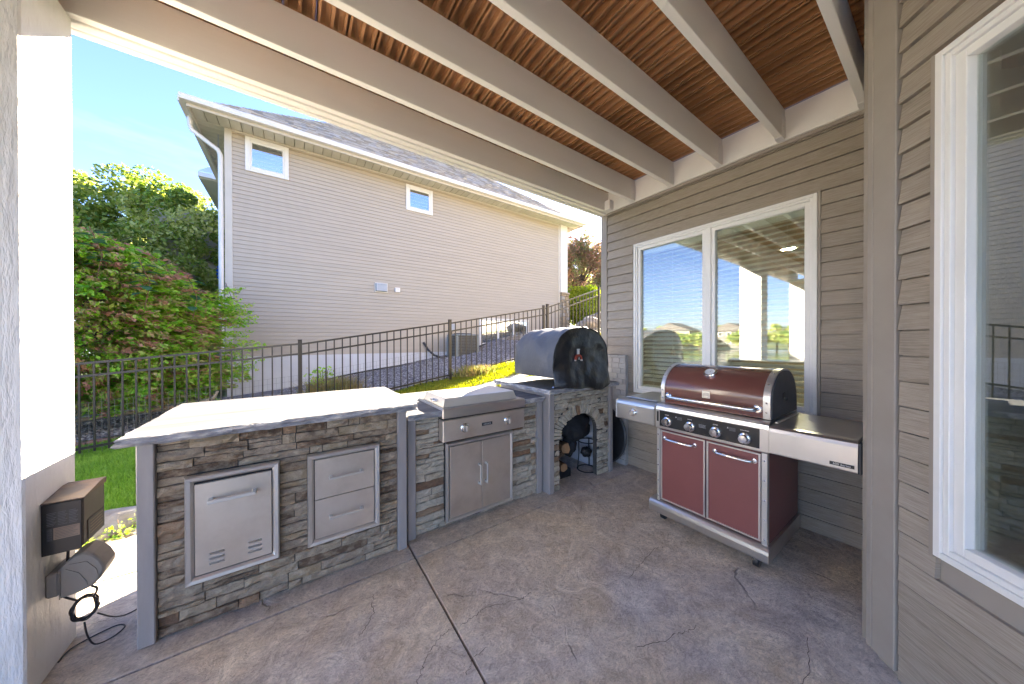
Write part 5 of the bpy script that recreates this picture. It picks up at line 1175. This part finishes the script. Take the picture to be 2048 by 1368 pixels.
for (wx, wy, lab, hh) in ((-1.02, 3.36, 'small green weed growing among the pebbles', .10), (-.93, 3.44, 'taller grass tuft sprouting beside the boulder', .15), (-1.16, 3.33, 'low leafy weed at the pebble edge near the post', .07)):
    r = np.random.default_rng(int(-wx * 100)); n = 55; C = np.stack([wx + r.normal(0, .028, n), wy + r.normal(0, .02, n), np.abs(r.normal(0, hh * .4, n)) - .03], 1)
    o = empty('weed', (wx, wy, 0), lab, 'weed', 'weeds in the pebble strip'); mb = MB(); mb.tube([(wx, wy, -.05), (wx + .01, wy, hh * .4), (wx, wy, hh)], .002, 4); mb.build('stem', M['bark'], o); leaves('foliage', C, .03, M['bush'], o, tint=r.uniform(.25, .55, n))

def crown(center, radii, nclump, nleaf, cl_r, seed, flat=.25, gap=.0, low=-1.):
    """leaf centres gathered in clumps through an ellipsoid, denser near its skin"""
    r = np.random.default_rng(seed); C = []; T = []
    k = 0
    while k < nclump:
        d = r.normal(size=3); d /= np.linalg.norm(d); rad = r.uniform(.45, 1.0) ** .6
        if d[2] < low: continue
        wob = 1 + .22 * noise.noise(Vector(d * 2.2) + Vector((seed, 0, 0)))
        c = np.array(center) + d * rad * wob * np.array(radii)
        m = int(nleaf / nclump * r.uniform(.6, 1.5)); s = cl_r * r.uniform(.6, 1.4)
        q = r.normal(size=(m, 3)); q /= np.linalg.norm(q, axis=1)[:, None]; q *= (r.uniform(.25, 1, m) ** .5)[:, None] * s; q[:, 2] *= (1 - flat)
        C.append(c + q); T.append(np.full(m, r.uniform(0, 1)) * .5 + r.uniform(0, .5, m)); k += 1
    return np.concatenate(C), np.concatenate(T)
def limbs(base, top, spread, n, r0, seed):
    rs = random.Random(seed); mb = MB(); b_ = Vector(base); t_ = Vector(top)
    mb.tube([b_, b_.lerp(t_, .35) + Vector((rs.uniform(-.1, .1), rs.uniform(-.1, .1), 0)), b_.lerp(t_, .7), t_], [r0, r0 * .75, r0 * .5, r0 * .2], 9)
    for i in range(n):
        s = b_.lerp(t_, rs.uniform(.25, .75)); a = rs.uniform(0, 2 * pi); e = s + Vector((cos(a) * spread[0], sin(a) * spread[1], spread[2] * rs.uniform(.3, 1))) * rs.uniform(.5, 1)
        m_ = s.lerp(e, .5) + Vector((rs.uniform(-.15, .15), rs.uniform(-.15, .15), rs.uniform(0, .2))) * spread[2] * .4
        mb.tube([s, m_, e], [r0 * .35, r0 * .22, r0 * .06], 6)
        for j in range(3):
            e2 = m_.lerp(e, rs.uniform(.2, .9)) + Vector((rs.uniform(-1, 1) * spread[0], rs.uniform(-1, 1) * spread[1], rs.uniform(.1, .8) * spread[2])) * .35
            mb.tube([m_.lerp(e, rs.uniform(.1, .6)), e2], [r0 * .12, r0 * .03], 5)
    return mb
# big burning bush beyond the fence
bs = empty('burning_bush', (-3.3, 8.0, 0), 'large spreading green bush with reddish tips beyond the fence', 'bush')
limbs((-3.2, 8.1, -.1), (-3.1, 8.2, 2.4), (1.5, .9, 1.5), 16, .07, 5).build('branches', M['trunk'], bs)
r = np.random.default_rng(21); C = []; T = []; Dd = []
for k in range(2300):
    # flat sprays layered over an egg shaped mass
    a = r.uniform(0, 2 * pi); zt = r.uniform(.02, 1); rad = (1 - zt ** 2.6) ** .5 * (1.0 if zt > .12 else .8 + zt)
    rr = rad * r.uniform(.55, 1.03) ** .6; wob = 1 + .2 * noise.noise(Vector((cos(a) * 2, sin(a) * 2, zt * 4)))
    c = np.array([-3.15 + 2.05 * rr * wob * cos(a), 8.15 + 1.25 * rr * wob * sin(a), .18 + 2.95 * zt])
    m = int(r.uniform(30, 62)); L_ = r.uniform(.16, .34); u = r.uniform(0, 1, m); od = np.array([cos(a) * 1.0, sin(a), -.12]); sd = np.array([-sin(a), cos(a), 0])
    q = c + od * (u[:, None] - .5) * L_ * 2 + sd * r.normal(0, .5, m)[:, None] * L_ * (1.1 - u)[:, None] + np.array([0, 0, 1]) * r.normal(0, .022, m)[:, None]
    C.append(q); h = zt; base = .30 + .22 * r.uniform(-1, 1)
    redp = .20 * smooth01((h - .22) / .3) * (1 - smooth01((h - .70) / .2)) * (1 if noise.noise(Vector((c[0] * .9, c[2] * 1.1, 5))) >  .02 else .10)
    T.append(np.where(r.uniform(0, 1, m) < redp, r.uniform(.62, .95, m), base + r.uniform(-.14, .18, m)) if r.uniform() < .85 else np.full(m, .9)); Dd.append(np.tile(od, (m, 1)))
leaves('foliage', np.concatenate(C), .082, M['bush'], bs, tint=np.clip(np.concatenate(T) + .06, 0, 1), flat=.5, dirs=np.concatenate(Dd), elong=2.2)
C = []; T = []
for k in range(46):
    a = r.uniform(-.6, .7); z = r.uniform(.75, 2.4); c0 = Vector((-1.25, 8.5 - .2, z)); ln = r.uniform(.35, .75) * (1.15 - abs(z - 1.3) * .4)
    for j in range(int(34 * ln / .5)):
        u = j / (34 * ln / .5); C.append((c0.x + u * ln * cos(a * .4), c0.y - u * .35, c0.z + sin(a) * u * ln * .3 + r.normal(0, .02))); T.append(.32 + r.uniform(-.15, .2))
leaves('foliage', np.array(C), .06, M['bush'], bs, tint=np.array(T), flat=.7)
# vine with broad leaves climbing through it
vn = empty('broadleaf_vine', (-3.4, 7.0, 1.9), 'blue green broad leaved stems poking out of the bush', 'vine')
rs = random.Random(4)
for (x, y, z, n) in ((-2.95, 6.95, 1.95, 9), (-1.9, 7.2, 2.35, 14), (-1.45, 7.6, 2.2, 10), (-2.4, 7.3, 2.75, 10), (-1.18, 9.2, 2.35, 9)):
    st_ = [Vector((x, y, z - .5)), Vector((x + .06, y, z - .1)), Vector((x - .05, y - .03, z + .28))]
    mb = MB(); mb.tube(st_, .006, 5); mb.build('stem', M['bark'], vn)
    for k in range(n):
        a = k * 2.3 + x; L_ = rs.uniform(.13, .2); c = Vector((x, y, z - .25 + .5 * k / n)); d = Vector((cos(a), sin(a) * .6, rs.uniform(-.25, .3))).normalized(); s_ = d.cross(Vector((0, 0, 1))).normalized()
        up = s_.cross(d); pr = [(0, 0), (.2, .26), (.5, .34), (.8, .2), (1, 0)]
        vv = [c + d * (t * L_) + s_ * (w_ * L_) + up * (.06 * L_ * abs(w_) * 3 - .15 * L_ * t * t) for t, w_ in pr] + [c + d * (t * L_) - s_ * (w_ * L_) + up * (.06 * L_ * abs(w_) * 3 - .15 * L_ * t * t) for t, w_ in pr[1:4]] + [c + d * (.5 * L_) - up * (.15 * L_ * .25)]
        m2 = MB(); m2.add(vv, [(0, 1, 8), (1, 2, 8), (2, 3, 8), (3, 4, 8), (4, 7, 8), (7, 6, 8), (6, 5, 8), (5, 0, 8)]); m2.build('leaf', M['bigleaf'], vn, recalc=False)
def tree(nm, label, base, center, radii, ncl, nl, clr, size, mat, seed, group=None, flat=.25, r0=.2, bias=None, gaps=0):
    t = empty(nm, base, label, 'tree', group)
    limbs(base, (center[0], center[1], center[2] + radii[2] * .6), (radii[0] * .8, radii[1] * .8, radii[2] * .9), 14, r0, seed).build('trunk', M['trunk'], t)
    C, T = crown(center, radii, ncl, nl, clr, seed, flat)
    if bias: T = np.clip(T + bias, 0, 1)
    leaves('crown', C, size, mat, t, tint=T, elong=1.7); return t
tree('maple_tree', 'tall broad green tree behind the bush and left of the beige house', (-3.6, 17, 0), (-3.6, 17, 4.75), (3.0, 2.4, 2.55), 230, 60000, .55, .13, M['tree_l'], 31, r0=.16)
tree('dark_tree', 'darker smaller tree beside the tall tree at the left edge', (-8.2, 17.5, 0), (-8.0, 17.5, 4.0), (2.4, 2, 2.5), 120, 30000, .5, .13, M['bush'], 33, r0=.12)
tree('hedge_tree', 'dense green thicket filling the gap behind the bush', (-5.6, 12.5, 0), (-5.6, 12.5, 2.6), (2.9, 1.6, 2.2), 170, 42000, .42, .10, M['bush'], 34, r0=.1)
tree('understory_shrub', 'dark green undergrowth behind the bush left of the beige house', (-4.5, 11.2, 0), (-4.6, 11.2, 1.1), (4.2, .9, 1.5), 150, 40000, .4, .09, M['bush'], 36, r0=.05)
tree('far_tree', 'pale backlit tree low behind the beige house corner', (-3, 30, 0), (-4, 30, 4.2), (6, 3, 4.4), 150, 30000, 1.0, .24, M['tree_l'], 35, bias=.2)
tree('autumn_tree', 'upright tree with reddish top right of the beige house', (17.2, 15.6, 2), (17.2, 15.6, 6.0), (2.2, 2.2, 2.9), 130, 26000, .5, .15, M['tree_r'], 41, flat=-.6)
tree('green_tree', 'green tree lower and behind the reddish topped tree', (20.5, 20.5, 2), (20.5, 20, 5.2), (3.0, 3, 3.0), 90, 18000, .8, .18, M['tree_l'], 42)
sb = empty('yellow_shrub', (11.6, 10.6, 2), 'yellow green backlit shrub above the fence beside the house corner', 'shrub')
C, T = crown((12.0, 10.8, 3.1), (1.7, 1.3, .95), 90, 22000, .35, 51); leaves('foliage', C, .09, M['shrub_y'], sb, tint=T)
limbs((11.8, 10.8, 1.9), (11.9, 10.8, 3.2), (1, .8, .7), 8, .05, 3).build('branches', M['trunk'], sb)
for i, (x, y, z, r, lab) in enumerate(((8.9, 7.6, 1.85, .42, 'pale boulder nearest behind the fence gate'), (10.2, 8.3, 2.1, .5, 'largest sunlit boulder on the bank behind the fence'), (9.6, 7.0, 1.75, .3, 'small boulder low on the bank behind the fence'), (11.4, 8.3, 2.35, .38, 'boulder highest on the bank below the shrub'))):
    tag(blob('boulder', (x, y, z), r, M['boulder'], i * 7, (1.3, 1, .8), .3, fr=2), lab, 'boulder', 'boulders on the bank')
P = scatter(5000, 6.2, 12, 5.6, 9.6, lambda x, y: True, 15, .01)
tag(rocks('bank_gravel', np.array(P), r_.uniform(.03, .07, len(P)), M['pebble'], seed=19), 'loose sunlit stones on the bank behind the gate', 'stones')
# dry grass clump and weeds behind the counter
def clump(nm, x, y, n, h, mat, lab, cat, seed, spread=.25, lean=.9):
    r = np.random.default_rng(seed); pts = [(x + r.normal(0, spread), y + r.normal(0, spread * .6), gz(x, y)) for _ in range(n)]
    o = grass(nm, pts, h, mat, lab, wd=.006, seed=seed, lean=lean); o['category'] = cat; o['kind'] = 'stuff'; return o
clump('dry_grass_clump', .62, 6.9, 1500, .34, M['drygrass'], 'tawny dry ornamental grass clump behind the fence post', 'grass clump', 3, .22)
r = np.random.default_rng(8); n = 260
C = np.stack([.42 + r.normal(0, .10, n), 6.95 + r.normal(0, .07, n), gz(.5, 7) + r.uniform(.15, .62, n)], 1); o = empty('tall_weed', (.42, 6.95, gz(.5, 7)), 'upright leafy green weed above the dry grass clump', 'weed'); leaves('foliage', C, .06, M['bush'], o, tint=r.uniform(.2, .5, n)); mb = MB()
for k in range(5): mb.tube([(.42 + .02 * k, 6.95, gz(.5, 7)), (.36 + .04 * k, 6.94, gz(.5, 7) + .55)], .005, 5)
mb.build('stem', M['bark'], o)
clump('yellow_plants', 3.3, 2.75, 1200, .22, M['grass_y'], 'yellow green plants behind the block wall at the siding corner', 'plants', 5, .16, .6)
clump('fence_weeds', 3.0, 5.55, 900, .18, M['drygrass'], 'pale weeds at the foot of the middle fence post', 'weeds', 6, .18, .8)

# ------------------------------------------------------------------ across the lake (seen mirrored in the windows)
def far_house(x, y, w_, d_, h, wall, lab):
    o = empty('far_house', (x, y, -1.6), lab, 'house', 'houses across the lake')
    mb = MB(); mb.box(x - d_ / 2, x + d_ / 2, y - w_ / 2, y + w_ / 2, -2, h); wl = mb.build('wall', wall, o)
    mb = MB(); mb.prism([(-w_ / 2 - .6, h), (w_ / 2 + .6, h), (0, h + w_ * .22)], x - d_ / 2 - .6, x + d_ / 2 + .6, lambda a, p, q: (a, y + p, q)); mb.build('roof', M['farroof'], o)
    for r_i in range(2):
        for k in range(5):
            yy = y - w_ / 2 + w_ * (k + .5) / 5; mb = MB(); z = -.2 + r_i * 3.1; mb.box(x + d_ / 2, x + d_ / 2 + .06, yy - .8, yy + .8, z, z + 1.7); wn = mb.build('window', M['gutter'], o)
            m2 = MB(); m2.box(x + d_ / 2 + .061, x + d_ / 2 + .08, yy - .62, yy + .62, z + .15, z + 1.55); m2.build('pane', M['farglass'], wn)
for i, (y, w_, h, mt, lb) in enumerate(((-24, 16, 5.2, M['farcream'], 'cream two storey house across the lake'), (4, 14, 4.8, M['brickred'], 'red brick house across the lake'), (26, 18, 5.6, M['farcream'], 'wide cream house beside the brick one across the lake'),
        (52, 15, 5.0, M['fargrey'], 'grey house across the lake right of the cream one'), (78, 18, 5.8, M['farcream'], 'tall pale house with many windows across the lake'), (104, 15, 5.2, M['fargrey'], 'grey house farthest along the lake shore'), (-52, 15, 5.0, M['fargrey'], 'grey house at the near end of the far shore'))):
    far_house(-142 - (i % 3) * 4, y, w_, 10, h, mt, lb)
rs = random.Random(12)
for i in range(34):
    y = -80 + i * 6.4 + rs.uniform(-2.5, 2.5); x = -160 + rs.uniform(-6, 6) + (26 if i % 2 == 0 else 0); h = rs.uniform(5, 8.5) * (.62 if i % 2 == 0 else 1)
    t = empty('far_tree', (x, y, -2), 'rounded green tree across the lake', 'tree', 'trees across the lake'); MB().box(x - .3, x + .3, y - .3, y + .3, -3, h * .5).build('trunk', M['trunk'], t)
    C, T = crown((x, y, h * .55), (4, 4.5, h * .5), 26, 1600, 1.6, 100 + i); leaves('crown', C, 1.0, M['tree_l'], t, tint=T)
